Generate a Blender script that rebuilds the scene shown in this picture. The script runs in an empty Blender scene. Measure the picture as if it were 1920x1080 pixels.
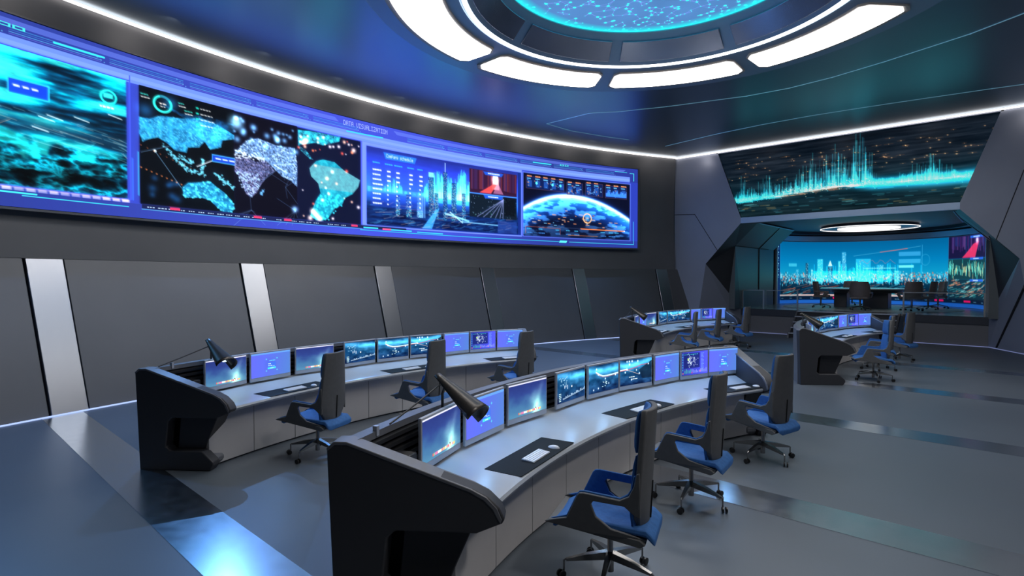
import bpy, bmesh, math, random
import numpy as np
from mathutils import Vector, Matrix
random.seed(7)
RNG = np.random.RandomState(11)
C = bpy.context.scene.collection
PI = math.pi
def R_(d): return math.radians(d)

# ------------------------------------------------------------------ texture painting
GLY = {
'A':'01110100011000111111100011000110001','B':'11110100011000111110100011000111110','C':'01111100001000010000100001000001111',
'D':'11110100011000110001100011000111110','E':'11111100001000011110100001000011111','I':'11111001000010000100001000010011111',
'L':'10000100001000010000100001000011111','N':'10001110011010110011100011000110001','O':'01110100011000110001100011000101110',
'S':'01111100001000001110000010000111110','T':'11111001000010000100001000010000100','U':'10001100011000110001100011000101110',
'V':'10001100011000110001100010101000100','W':'10001100011000110101101011010101010','Z':'11111000010001000100010001000011111',
'c':'00000000000111110000100001000001111','o':'00000000000111010001100011000101110','m':'00000000001101010101101011010110101',
'p':'00000111101000110001111101000010000','a':'00000000000111000001011111000101111','n':'00000000001011011001100011000110001',
'y':'00000100011000110001011110000101110','s':'00000000000111110000011100000111110','h':'10000100001011011001100011000110001',
'e':'00000000000111010001111111000001111','d':'00001000010110110011100011000101111','u':'00000000001000110001100011001101101',
'l':'01100001000010000100001000010001110',' ':'0'*35}

def noise(w, h, sx, sy, oct=4, seed=0, gain=.55):
    r = np.random.RandomState(seed); out = np.zeros((h, w)); amp = 1; tot = 0
    for o in range(oct):
        gw, gh = max(2, int(w/sx)+2), max(2, int(h/sy)+2)
        g = r.rand(gh+1, gw+1)
        x = np.linspace(0, gw-1e-3, w); y = np.linspace(0, gh-1e-3, h)
        xi = x.astype(int); yi = y.astype(int); fx = x-xi; fy = y-yi
        fx = fx*fx*(3-2*fx); fy = fy*fy*(3-2*fy)
        a = g[yi][:, xi]; b = g[yi][:, xi+1]; c = g[yi+1][:, xi]; d = g[yi+1][:, xi+1]
        FX = fx[None, :]; FY = fy[:, None]
        out += amp*((a*(1-FX)+b*FX)*(1-FY)+(c*(1-FX)+d*FX)*FY)
        tot += amp; amp *= gain; sx = max(1, sx/2); sy = max(1, sy/2)
    return out/tot

def ramp(t, stops):
    t = np.clip(t, 0, 1); xs = [s[0] for s in stops]
    return np.stack([np.interp(t, xs, [s[1][k] for s in stops]) for k in range(3)], -1)/255.

class Tex:
    def __init__(s, w, h, bg=(0, 0, 0), fx=None, fy=None):
        s.w, s.h = w, h
        s.a = np.zeros((h, w, 3)); s.a[:] = np.array(bg)/255.
        s.fx = fx or (lambda x: x); s.fy = fy or (lambda y: y)
    def _b(s, x0, y0, x1, y1):
        x0, x1 = sorted((x0, x1)); y0, y1 = sorted((y0, y1))
        return max(0, int(math.floor(x0))), max(0, int(math.floor(y0))), min(s.w, int(math.ceil(x1))), min(s.h, int(math.ceil(y1)))
    def _mix(s, X0, Y0, X1, Y1, m, col, add):
        if X1 <= X0 or Y1 <= Y0: return
        c = np.array(col)/255.; v = s.a[Y0:Y1, X0:X1]; m = m[..., None]
        if add: v += m*c
        else: v += m*(c-v)
        np.clip(v, 0, 1, out=v)
    def rect(s, x0, y0, x1, y1, col, al=1., add=False):
        x0, x1 = s.fx(x0), s.fx(x1); y0, y1 = s.fy(y0), s.fy(y1)
        X0, Y0, X1, Y1 = s._b(x0, y0, x1, y1)
        if X1 <= X0 or Y1 <= Y0: return
        x0, x1 = sorted((x0, x1)); y0, y1 = sorted((y0, y1))
        xs = np.arange(X0, X1); ys = np.arange(Y0, Y1)
        mx = np.clip(np.minimum(xs+1, x1)-np.maximum(xs, x0), 0, 1); my = np.clip(np.minimum(ys+1, y1)-np.maximum(ys, y0), 0, 1)
        s._mix(X0, Y0, X1, Y1, al*my[:, None]*mx[None, :], col, add)
    def line(s, x0, y0, x1, y1, w, col, al=1., add=False):
        x0, x1 = s.fx(x0), s.fx(x1); y0, y1 = s.fy(y0), s.fy(y1)
        X0, Y0, X1, Y1 = s._b(min(x0, x1)-w-1, min(y0, y1)-w-1, max(x0, x1)+w+1, max(y0, y1)+w+1)
        if X1 <= X0 or Y1 <= Y0: return
        yy, xx = np.mgrid[Y0:Y1, X0:X1]+.5; dx, dy = x1-x0, y1-y0; L = dx*dx+dy*dy+1e-9
        t = np.clip(((xx-x0)*dx+(yy-y0)*dy)/L, 0, 1); d = np.hypot(xx-x0-t*dx, yy-y0-t*dy)
        s._mix(X0, Y0, X1, Y1, al*np.clip(w/2+.5-d, 0, 1), col, add)
    def disc(s, x, y, r, col, al=1., soft=0., add=False):
        x = s.fx(x); y = s.fy(y); q = r*(1+soft*2)+1
        X0, Y0, X1, Y1 = s._b(x-q, y-q, x+q, y+q)
        if X1 <= X0 or Y1 <= Y0: return
        yy, xx = np.mgrid[Y0:Y1, X0:X1]+.5; d = np.hypot(xx-x, yy-y)
        m = np.exp(-(d/(r*(1+soft)))**2*1.5) if soft else np.clip(r+.5-d, 0, 1)
        s._mix(X0, Y0, X1, Y1, al*m, col, add)
    def ring(s, x, y, r, w, col, al=1., a0=0, a1=360):
        x = s.fx(x); y = s.fy(y); q = r+w+1; X0, Y0, X1, Y1 = s._b(x-q, y-q, x+q, y+q)
        if X1 <= X0 or Y1 <= Y0: return
        yy, xx = np.mgrid[Y0:Y1, X0:X1]+.5; d = abs(np.hypot(xx-x, yy-y)-r); an = np.degrees(np.arctan2(yy-y, xx-x)) % 360
        s._mix(X0, Y0, X1, Y1, al*np.clip(w/2+.5-d, 0, 1)*((an >= a0) & (an <= a1)), col, False)
    def mask(s, pts):
        P = [(s.fx(x), s.fy(y)) for x, y in pts]
        X0, Y0, X1, Y1 = s._b(min(p[0] for p in P), min(p[1] for p in P), max(p[0] for p in P), max(p[1] for p in P))
        if X1 <= X0 or Y1 <= Y0: return X0, Y0, X0, Y0, None
        yy, xx = np.mgrid[Y0:Y1, X0:X1]+.5; m = np.zeros(xx.shape, bool)
        for (ax, ay), (bx, by) in zip(P, P[1:]+P[:1]):
            if ay == by: continue
            c = ((ay > yy) != (by > yy)) & (xx < (bx-ax)*(yy-ay)/(by-ay)+ax); m ^= c
        return X0, Y0, X1, Y1, m
    def poly(s, pts, col, al=1., dots=0, add=False):
        X0, Y0, X1, Y1, m = s.mask(pts)
        if m is None: return
        m = m.astype(float)
        if dots:
            n = noise(X1-X0, Y1-Y0, dots, dots, 3, dots+X0)
            m = m*np.clip((n-.25)*2.2, .12, 1.1)
        s._mix(X0, Y0, X1, Y1, m*al, col, add)
    def text(s, x, y, txt, cell, col, al=1., cy=None):
        x = s.fx(x); y = s.fy(y); cy = cy or cell; f, g = s.fx, s.fy; s.fx = s.fy = lambda v: v
        for ch in txt:
            gl = GLY[ch]
            for i in range(35):
                if gl[i] == '1':
                    s.rect(x+(i % 5)*cell, y+(i//5)*cy, x+(i % 5+1)*cell, y+(i//5+1)*cy, col, al)
            x += cell*6
        s.fx, s.fy = f, g
    def dash(s, x, y, n, col, w=5, h=2, gap=2):     # illegible small print
        x = s.fx(x); y = s.fy(y); f, g = s.fx, s.fy; s.fx = s.fy = lambda v: v
        for i in range(n):
            k = w*random.uniform(.6, 1.3); s.rect(x, y, x+k, y+h, col); x += k+gap
        s.fx, s.fy = f, g
    def bloom(s, r=6, k=.5, soft=0):
        def blur(a, n):
            for ax in (0, 1):
                for _ in range(2):
                    p = np.concatenate([np.repeat(a.take([0], ax), n, ax), a, np.repeat(a.take([-1], ax), n+1, ax)], ax); c = np.cumsum(p, ax)
                    L = a.shape[ax]; a = (c.take(range(2*n+1, 2*n+1+L), ax)-c.take(range(0, L), ax))/(2*n+1)
            return a
        if soft: s.a = blur(s.a, 1)*soft+s.a*(1-soft)
        s.a = np.clip(s.a+k*blur(s.a**1.6, r), 0, 1)
    def image(s, name):
        im = bpy.data.images.new(name, s.w, s.h)
        buf = np.ones((s.h, s.w, 4), dtype=np.float32); buf[..., :3] = np.clip(s.a[::-1], 0, 1)
        im.pixels.foreach_set(buf.ravel()); im.update(); im.pack()
        return im

def paint_wall():
    W, H = 2944, 448
    T = Tex(W, H, (50, 62, 168), lambda a: (a+23)*64, lambda z: (6.62-z)/3.16*448)
    # header bands
    cols = ramp(np.linspace(0, 1, W), [(0, (38, 52, 125)), (.18, (46, 62, 155)), (.45, (66, 80, 210)), (.62, (62, 78, 205)), (.82, (42, 56, 140)), (1, (40, 56, 150))])
    T.a[:] = cols[None]
    for a0, a1 in ((-23, -2.6), (1.3, 21.8)):
        T.poly([(a0, 6.55), (a1, 6.55), (a1+(.25 if a1 < 0 else -.3), 6.45), (a0+(0 if a0 < -20 else .25), 6.45)], (105, 130, 235), .55)
    T.rect(-22.5, 6.28, 22.2, 6.07, (118, 155, 255), .85)
    T.rect(-22.5, 6.20, 22.2, 6.13, (150, 185, 255), .35)
    for zz, c, w in ((6.41, (60, 160, 220), 1.6), (6.375, (50, 140, 210), 1.2), (6.34, (90, 190, 240), 1.5), (6.31, (120, 120, 230), 1.2)):
        for a in np.arange(-22.5, 20, 3.1):
            if -2.4 < a < 1: continue
            T.line(a, zz, a+2.8, zz, w, c, .8)
            T.disc(a+2.95-.37*(zz-6.3)*10, zz, 1.6, (120, 220, 255), .5)
    T.line(-15.0, 6.39, -13.4, 6.40, 5, (60, 225, 240)); T.line(12.78, 6.40, 14.44, 6.41, 5, (60, 225, 235)); T.line(20.7, 6.45, 21.9, 6.45, 3, (60, 200, 215))
    T.line(-1.85, 6.25, .54, 6.28, 5, (60, 205, 255))
    T.text(-2.06, 6.53, 'DATA VISUALIZATION', 1.75, (170, 190, 255), 1, 2.6)
    for x in (15.3, 15.75, -16.2, -16.6): T.poly([(x, 6.47), (x+.35, 6.47), (x+.35, 6.41), (x, 6.41)], (70, 220, 220)); T.rect(x+.07, 6.455, x+.28, 6.425, (46, 60, 150))
    T.line(22.2, 6.43, 22.6, 6.43, 3, (70, 225, 230)); T.line(22.6, 6.43, 22.6, 6.14, 4, (70, 225, 230)); T.line(22.6, 4.5, 22.6, 3.6, 3, (60, 190, 220)); T.line(22.6, 3.6, 16.2, 3.61, 3, (60, 200, 225)); T.line(15.2, 3.61, -1, 3.61, 3, (50, 190, 225)); T.poly([(15.3, 3.65), (16.0, 3.65), (15.9, 3.57), (15.2, 3.57)], (90, 240, 240))
    # ---- left terrain image
    x0, x1, y0, y1 = int(T.fx(-22.4)), int(T.fx(-12.62)), int(T.fy(6.10)), int(T.fy(3.80))
    w, h = x1-x0, y1-y0
    n = noise(w, h, 200, 26, 5, 3); n2 = noise(w, h, 60, 40, 5, 5); yy = np.linspace(0, 1, h)[:, None]; xx = np.linspace(0, 1, w)[None, :]
    ridge = 1-abs(n2*2-1)*2.2
    up = np.clip((n-.32)*3.2+(.45-yy)*.9-(xx-.72)*1.1, 0, 1)
    im = ramp(up, [(0, (3, 28, 48)), (.35, (4, 80, 120)), (.65, (0, 190, 225)), (1, (60, 255, 255))])
    lo = np.clip(ridge-.25+np.exp(-((yy-.66-.05*np.sin(xx*30))/.07)**2)*.9, 0, 1)
    im2 = ramp(lo**1.4, [(0, (0, 8, 16)), (.45, (2, 60, 92)), (.8, (0, 170, 205)), (1, (40, 245, 250))])
    rg = 1-abs(noise(w, h, 90, 40, 6, 77, .62)*2-1)*3.2; im = im*(.62+.5*np.clip(noise(w, h, 36, 8, 5, 78, .7)*2-.5, 0, 1))[..., None]
    im2 = np.clip(im2*.55+np.clip(rg, 0, 1)[..., None]**3*np.array((.05, .75, .85)), 0, 1)*np.clip(.35+1.3*noise(w, h, 120, 60, 3, 79)-.1, .1, 1.1)[..., None]
    k = np.clip((yy-.60-.04*np.sin(xx*9))/.05, 0, 1)[..., None]
    im = im*(1-k)+im2*k
    md = (np.clip(1-abs(yy-.52-.1*(xx-.6))/.09, 0, 1)*.8)[..., None]*np.clip((xx-.35)*5, 0, 1)[..., None]
    im = im*(1-md)+np.array((.06, .22, .32))*md
    T.a[y0:y1, x0:x1] = im
    sf = (T.fx, T.fy); T.fx = lambda v: v; T.fy = lambda v: v
    for i in range(60):
        px = x0+random.random()*w; py = y0+h*random.uniform(.42, .66); L = random.uniform(15, 90)
        T.line(px, py, min(x1, px+L), py+L*.16, 1.2, (140, 210, 225) if i % 3 else (225, 205, 190), .6)
    for i in range(22):
        px = x0+random.random()*w; py = y0+h*random.uniform(.45, .6)
        T.line(px, py, px+random.uniform(-40, -15), py+random.uniform(10, 28), 1.6, (230, 150, 110) if i % 3 == 0 else (120, 240, 240), .7)
    for i in range(14):
        px = x0+w*random.random(); py = y0+h*random.uniform(.30, .55); T.line(px, py, min(x1, px+30), py+6, 3, (230, 250, 255), .85)
    T.fx, T.fy = sf
    T.ring(-13.25, 5.68, 17, 5, (40, 235, 225)); T.rect(-13.42, 5.74, -13.1, 5.66, (60, 235, 215)); T.dash(-13.55, 5.50, 4, (255, 245, 235), 6, 5, 2)
    T.rect(-16.36, 5.60, -15.15, 5.32, (50, 205, 240)); T.rect(-16.32, 5.575, -15.2, 5.345, (18, 60, 190)); T.dash(-16.2, 5.49, 3, (235, 245, 255), 15, 5, 5)
    for a in np.arange(-22, -12.8, .34): T.rect(a, 3.79, a+.27, 3.735, (255, 235, 225), random.uniform(.45, .95))
    T.rect(-22.5, 3.79, -12.6, 3.78, (250, 200, 220), .7); T.line(-16, 3.66, -12.6, 3.66, 2.5, (60, 215, 235)); T.line(-17, 3.70, -15.6, 3.70, 4, (70, 230, 240))
    for z in (6.1, 3.8): T.line(-22.5, z, -12.5, z, 2.5, (60, 80, 230))
    T.line(-12.5, 6.2, -12.5, 3.8, 2.5, (70, 90, 240)); T.line(-12.42, 4.6, -12.42, 3.8, 3, (60, 110, 250)); T.line(-12.2, 4.75, -12.2, 3.9, 2.5, (60, 190, 235))
    # ---- three maps
    T.rect(-12.15, 6.08, -8.12, 3.74, (3, 8, 16)); T.rect(-8.12, 6.06, -4.82, 3.74, (8, 8, 24)); T.rect(-4.82, 6.04, -.95, 3.74, (10, 16, 44))
    AUS=[(-10.49,4.16),(-10.22,4.29),(-9.74,4.33),(-9.25,4.39),(-8.88,4.26),(-8.63,4.19),(-8.24,4.02),(-8.11,3.87),(-8.25,3.75),(-8.7,3.75),(-9.02,3.86),(-9.26,3.96),(-9.63,4.0),(-9.99,3.98),(-10.4,3.97)]
    ASIA=[(-12.15,5.44),(-11.75,5.46),(-11.32,5.57),(-10.48,5.61),(-9.59,5.72),(-8.85,5.65),(-8.11,5.51),(-8.11,5.41),(-8.67,5.33),(-8.73,5.17),(-9.24,5.07),(-9.48,5.22),(-9.73,5.07),(-10.2,5.03),(-10.27,4.91),(-10.55,4.91),(-10.78,4.92),(-11.06,5.03),(-11.44,5.11),(-11.82,5.04),(-12.03,4.96),(-12.15,5.11)]
    AFR=[(-8.11,5.01),(-7.53,5.06),(-7.06,4.99),(-6.45,5.07),(-6.08,4.84),(-6.46,4.7),(-6.83,4.45),(-7.01,4.27),(-7.31,4.14),(-7.55,4.21),(-7.72,4.39),(-7.77,4.55),(-8.11,4.69)]
    EUR=[(-8.1,5.12),(-7.52,5.45),(-6.93,5.56),(-6.01,5.48),(-4.97,5.51),(-4.83,5.11),(-4.84,4.54),(-5.19,4.67),(-5.7,4.75),(-6.08,4.9),(-6.51,5.06),(-7.24,5.09)]
    SAM=[(-4.14,5.07),(-3.75,5.28),(-3.33,5.36),(-2.61,5.34),(-2.02,5.16),(-0.99,4.97),(-1.11,4.77),(-1.5,4.55),(-1.96,4.43),(-2.18,4.22),(-2.56,4.14),(-2.78,4.01),(-3.07,3.81),(-3.43,3.76),(-3.78,3.76),(-4.12,3.86),(-3.77,4.27),(-3.49,4.47),(-3.62,4.71),(-4.04,4.87)]
    NAM=[(-4.78,5.98),(-4.02,6.02),(-2.23,6.04),(-2.31,5.91),(-3.33,5.72),(-3.82,5.74),(-4.44,5.65),(-4.77,5.59)]
    T.poly(ASIA, (14, 66, 110), .95); T.poly(ASIA, (45, 165, 225), .8, 14); T.poly(ASIA, (60, 190, 235), .5, 4)
    T.poly([(-12.15, 5.95), (-10.3, 5.62), (-8.12, 5.55), (-8.12, 5.75), (-9.2, 5.78), (-10.5, 5.72)], (20, 90, 150), .6, 12)
    T.poly(AUS, (14, 84, 130)); T.poly(AUS, (60, 190, 230), .6, 7)
    def scatter(P, n, r, col, al=.9, soft=0.):
        xs = [p[0] for p in P]; ys = [p[1] for p in P]; k = 0; i = 0
        while k < n and i < n*20:
            i += 1; x, y = random.uniform(min(xs), max(xs)), random.uniform(min(ys), max(ys)); c = False
            for (ax, ay), (bx, by) in zip(P, P[1:]+P[:1]):
                if (ay > y) != (by > y) and x < (bx-ax)*(y-ay)/(by-ay)+ax: c = not c
            if c: T.disc(x, y, random.uniform(.5, 1)*r, col, al, soft); k += 1
    scatter(AUS, 130, 3.2, (90, 235, 255)); scatter(ASIA, 420, 2.6, (95, 215, 250), .55)
    for P in ([(-11.17,4.96),(-10.62,4.7),(-10.21,4.56),(-9.44,4.48)], [(-9.0,4.56),(-8.55, 4.42),(-8.15,4.31)], [(-10.6, 4.8), (-10.0, 4.72)], [(-9.55, 4.85), (-9.6, 4.6)]):
        for (ax, ay), (bx, by) in zip(P, P[1:]):
            for t in np.linspace(0, 1, 26): T.disc(ax+(bx-ax)*t+random.gauss(0, .05), ay+(by-ay)*t+random.gauss(0, .03), random.uniform(1.5, 3.5), (110, 215, 245), .85)
    for x in (-9, -10.9, -11.9, -8.6, -9.7): T.disc(x, random.uniform(5.4, 5.9), 14, (40, 120, 190), .5, .6, True)
    T.ring(-11.23, 5.81, 22, 7, (50, 225, 215)); T.ring(-11.23, 5.81, 22, 7, (40, 130, 160), 1, 250, 320); T.dash(-11.36, 5.83, 2, (240, 225, 215), 8, 4); T.dash(-11.33, 5.77, 2, (240, 235, 235), 6, 3)
    for x, z in ((-10.6, 5.93), (-10.35, 5.80), (-12.1, 5.93)): T.dash(x, z, 3, (60, 220, 200), 6, 3, 1); T.dash(x+.02, z-.06, 3, (245, 240, 235), 6, 3, 1)
    for i in range(4): T.rect(-9.85, 5.93-i*.115, -9.72, 5.89-i*.115, (30, 200, 180)); T.dash(-9.66, 5.92-i*.115, 4, (235, 235, 235), 7, 3)
    T.line(-12.1, 4.76, -11.0, 4.98, 1.8, (110, 150, 190), .8); T.line(-11.56, 4.83, -10.51, 4.16, 1.8, (110, 160, 200), .8); T.disc(-11.56, 4.83, 4, (230, 250, 255))
    for t in np.linspace(0, 1, 9): T.disc(-12.1+1.6*t, 4.46-.23*t, 2.2, (235, 130, 70), .9); T.disc(-12.1+2*t, 4.9-.3*t, 1.8, (220, 110, 60), .7)
    T.line(-9.83, 4.66, -9.12, 4.85, 3, (235, 245, 255)); T.rect(-9.16, 4.99, -8.07, 4.82, (70, 180, 240)); T.rect(-9.13, 4.97, -8.1, 4.84, (20, 60, 180)); T.dash(-9.0, 4.92, 3, (240, 245, 255), 14, 4, 4)
    for i in range(8): T.disc(random.uniform(-12, -10.6), random.uniform(3.85, 4.3), random.uniform(4, 9), (30, 90, 150), .5, .5, True)
    # europe africa
    T.poly(EUR, (70, 110, 180), .9, 5); T.poly(AFR, (120, 130, 190), 1, 3); T.poly(EUR, (150, 200, 250), .8, 3)
    scatter(EUR, 160, 3, (190, 225, 255), .85); scatter([(-8.11, 4.7), (-6.9, 4.72), (-6.83, 4.45), (-7.31, 4.14), (-7.7, 4.3)], 170, 2.6, (175, 215, 255)); scatter(AFR, 220, 1.6, (175, 160, 190), .8); scatter([(-8.1, 5.0), (-8.1, 5.2), (-6.6, 5.12), (-6.45, 5.02), (-7.3, 5.04)], 90, 3, (215, 235, 255))
    scatter([(-6.9, 4.3), (-6.6, 4.4), (-6.75, 4.2)], 20, 2.5, (110, 190, 250))
    for i in range(26): T.disc(random.uniform(-8.1, -4.9), random.uniform(5.35, 5.95), random.uniform(3, 8), (120, 190, 245), .75, .4, True)
    T.disc(-8.0, 5.8, 15, (150, 220, 255), 1, .5, True); T.disc(-7.15, 5.78, 9, (120, 190, 250), 1, .3, True)
    for i in range(24):
        hub = random.choice([(-6.4, 4.8), (-4.95, 3.95), (-5.5, 4.5), (-7.3, 3.85), (-5.7, 5.0)])
        T.line(hub[0], hub[1], min(-4.85, hub[0]+random.uniform(-1.4, 1.3)), hub[1]+random.uniform(-.5, .6), 1.2, (120, 170, 230), .5)
    T.line(-6.1, 5.0, -5.4, 4.85, 4, (215, 240, 255), .8); T.line(-6.1, 5.0, -5.0, 5.1, 3, (200, 235, 255), .7); T.disc(-4.98, 3.98, 8, (140, 200, 255), 1, .5, True)
    # americas
    T.poly(NAM, (40, 200, 225), 1, 14); T.poly(NAM, (60, 220, 240), .7, 5); T.poly([(-4.78, 5.6), (-4.3, 5.5), (-3.9, 5.3), (-4.1, 5.3), (-4.7, 5.5)], (60, 205, 230), .9, 4)
    T.poly(SAM, (18, 120, 150)); T.poly(SAM, (50, 195, 210), .7, 8)
    X0, Y0, X1, Y1, m = T.mask(SAM); yy, xx = np.mgrid[Y0:Y1, X0:X1]
    band = m & (((xx+yy*2) % 6) < 3) & (yy < T.fy(4.6)) & (yy > T.fy(5.2))
    T.a[Y0:Y1, X0:X1][band] = np.array((.52, .60, .62))
    scatter([(-3.6, 4.4), (-2.2, 4.5), (-2.2, 4.15), (-3.0, 3.8), (-4.0, 3.78), (-3.7, 4.2)], 70, 5, (50, 215, 235), .85)
    for i in range(46):
        x, z = random.uniform(-4.75, -1.0), random.choice([random.uniform(5.4, 6.0), random.uniform(5.55, 5.95), random.uniform(3.8, 5.3)])
        c = random.choice([(255, 120, 50), (255, 190, 140), (255, 235, 220), (240, 80, 40)])
        T.disc(x, z, random.uniform(2.5, 6), c, 1, .25, True)
    for x, z, r in ((-3.95, 3.98, 10), (-3.75, 3.9, 10), (-3.55, 3.8, 11), (-4.1, 3.8, 9), (-1.4, 5.75, 9), (-4.3, 5.75, 9)): T.disc(x, z, r, (255, 215, 185), 1, .15, True)
    # ---- city panel
    T.rect(-.85, 6.06, 11.75, 3.72, (105, 130, 235)); T.rect(-.55, 5.96, 11.68, 3.76, (18, 40, 110))
    x0, x1, y0, y1 = int(T.fx(-.55)), int(T.fx(11.4)), int(T.fy(5.96)), int(T.fy(3.78)); w, h = x1-x0, y1-y0
    yy = np.linspace(0, 1, h)[:, None]*np.ones((1, w)); xx = np.linspace(0, 1, w)[None, :]*np.ones((h, 1))
    im = ramp(yy, [(0, (30, 42, 120)), (.2, (44, 66, 200)), (.55, (54, 122, 250)), (.64, (34, 90, 190)), (.74, (12, 40, 96)), (1, (8, 30, 80))])
    g = noise(w, h, 60, 10, 4, 8)[..., None]; im += (g-.5)*np.array((.1, .3, .5))*np.clip((yy-.6)*4, .15, 1)[..., None]
    T.a[y0:y1, x0:x1] = np.clip(im, 0, 1)
    r = random.Random(4)
    for cx, sd, top, n in ((1.3, .45, 5.15, 80), (4.6, .7, 5.55, 130), (6.6, .55, 5.7, 150), (5.6, .9, 5.45, 120)):
        for i in range(n):
            x = r.gauss(cx, sd); e = math.exp(-((x-cx)/sd)**2/2); zt = 4.8+(top-4.8)*e*r.uniform(.2, 1.1)
            if x > 7.15: continue
            T.rect(x, 4.75, x+.05, zt, (40, 200, 245), .33, True)
    T.rect(3.7, 4.95, 7.15, 4.6, (60, 190, 240), .4, True); T.rect(-.5, 4.85, 3.7, 4.7, (40, 140, 240), .35, True)
    for x, wd, zt in ((4.1, .42, 5.5), (5.2, .34, 5.6), (5.9, .4, 5.3), (6.7, .3, 5.0), (2.4, .4, 4.75), (3.2, .4, 4.6), (4.5, .3, 4.9), (1.6, .3, 4.7)):
        T.rect(x-wd/2, 4.05, x+wd/2, zt, (18, 52, 104), .8)
        for i in range(70): T.rect(x+r.uniform(-.45, .4)*wd, r.uniform(3.9, zt), x+r.uniform(-.4, .45)*wd, r.uniform(3.9, zt), r.choice([(110, 190, 235), (200, 160, 150), (40, 120, 190)]), .0)
        for i in range(int(130*wd/.3)):
            a_, z_ = x+r.uniform(-.5, .45)*wd, r.uniform(4.1, zt-.03); T.rect(a_, z_, a_+.04, z_-.018, r.choice([(150, 215, 245), (220, 170, 150), (60, 160, 220), (90, 220, 200)]), .9)
    T.line(5.2, 5.6, 5.2, 5.88, 3, (190, 235, 255)); T.rect(3.9, 5.52, 4.3, 5.38, (140, 235, 255), .8)
    for i in range(16): a_ = 3.0+r.random()*.7; T.line(a_, 4.75, a_+.02, 4.1, 2, (120, 190, 250), .7)
    T.poly([(4.4, 4.35), (4.75, 4.45), (4.15, 3.78), (3.4, 3.78)], (70, 170, 240), .8); T.line(5.2, 4.3, 7.1, 4.12, 9, (150, 230, 255), .8); T.line(5.6, 4.35, 6.6, 4.05, 6, (180, 240, 255), .8); T.line(6.6, 4.08, 9.6, 4.05, 5, (140, 215, 250), .8)
    for i in range(170):
        a_, z_ = r.uniform(-.4, 10.6), r.uniform(3.8, 4.45); T.line(a_, z_, a_+r.uniform(.2, .8), z_+r.uniform(.0, .1), 1.6, r.choice([(40, 110, 190), (90, 190, 235), (30, 80, 150), (240, 190, 160)]), .6)
    T.rect(-.3, 5.62, 3.55, 4.3, (40, 60, 200), .32)
    T.poly([(.6, 5.87), (3.0, 5.87), (2.85, 5.69), (.75, 5.69)], (40, 110, 215)); T.text(.80, 5.84, 'Company schedule', 1.3, (240, 248, 255), 1, 2.1)
    for k, x in enumerate((-.15, .7, 1.35, 2.3, 3.05)):
        T.dash(x, 5.56, 4, (50, 170, 245), 8, 5, 1)
        for j in range(8):
            z = 5.36-j*.135
            if k == 0: T.dash(x, z, 4, (225, 235, 255), 9, 6, 1)
            else: T.rect(x+.15, z+.0, x+(.4 if j < 3 else .25), z-.045, (235, 242, 255))
    # two street photos
    T.rect(7.18, 5.85, 11.28, 5.08, (46, 20, 44)); T.rect(7.18, 5.04, 11.28, 4.28, (14, 26, 40))
    for i in range(44):
        x = r.uniform(7.2, 11.2); d = abs(x-9.35); T.rect(x, 5.84, min(11.27, x+.14), 5.15+.25/(.3+d)*.4, r.choice([(90, 40, 70), (50, 24, 60), (120, 50, 60), (60, 40, 90)]), .6)
    T.poly([(9.2, 5.75), (9.6, 5.75), (9.75, 5.25), (9.1, 5.25)], (255, 190, 190), .8); T.disc(9.4, 5.6, 14, (255, 230, 225), 1, .4, True); T.poly([(9.2, 5.42), (9.5, 5.42), (9.0, 5.1), (8.0, 5.1)], (245, 80, 80), .85); T.poly([(9.5, 5.42), (9.7, 5.42), (10.1, 5.12), (9.2, 5.12)], (200, 130, 170), .6)
    for i in range(60):
        x = r.uniform(7.2, 11.2); z = r.uniform(4.3, 5.0); T.rect(x, z, x+.06, z-.03, r.choice([(90, 130, 150), (60, 90, 120), (60, 160, 110), (150, 170, 210)]), .7)
    for dx in (-1.2, -.8, -.35, .0, .3, .5): T.line(10.1, 4.95, 9.4+dx*1.3, 4.3, 3, (150, 160, 225), .8)
    T.rect(10.2, 5.0, 11.2, 4.4, (6, 12, 20), .7)
    for z in (5.82, 5.04): T.poly([(8.35, z), (10.1, z), (9.95, z-.11), (8.5, z-.11)], (30, 80, 190)); T.dash(8.75, z-.03, 7, (235, 242, 255), 8, 5, 1)
    T.line(7.18, 5.06, 11.28, 5.06, 2.5, (80, 170, 240)); T.rect(9.6, 4.2, 11.3, 3.8, (40, 70, 150), .6)
    # ---- earth panel
    T.rect(11.8, 6.02, 22.3, 3.73, (80, 105, 205)); T.rect(11.9, 5.98, 22.22, 3.76, (8, 12, 34))
    x0, x1, y0, y1 = int(T.fx(11.9)), int(T.fx(22.2)), int(T.fy(5.97)), int(T.fy(3.77)); w, h = x1-x0, y1-y0
    ang = np.linspace(11.9, 22.2, w)[None, :]*np.ones((h, 1)); zz = np.linspace(5.97, 3.77, h)[:, None]*np.ones((1, w))
    top = 5.34-.0231*(ang-16.4)**2*1.0; top = np.where(ang < 16.4, 5.34-.030*(ang-16.4)**2, top); d = top-zz
    n = noise(w, h, 70, 22, 5, 21); land = np.clip((n-.47)*10, 0, 1)
    surf = ramp(np.clip(1-d*1.1, 0, 1), [(0, (6, 14, 40)), (.4, (14, 50, 120)), (.8, (40, 130, 230)), (1, (190, 240, 255))])
    surf = surf+land[..., None]*np.array((.22, .42, .6))*np.clip(1.15-d*.6, 0, 1)[..., None]
    glow = np.exp(-np.maximum(-d, 0)/.07)[..., None]*np.array((.12, .45, 1))
    im = np.where((d > 0)[..., None], surf, np.array((8, 12, 34))/255.+glow)
    T.a[y0:y1, x0:x1] = np.clip(im+np.exp(-(d/.05)**2)[..., None]*.6, 0, 1)
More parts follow.
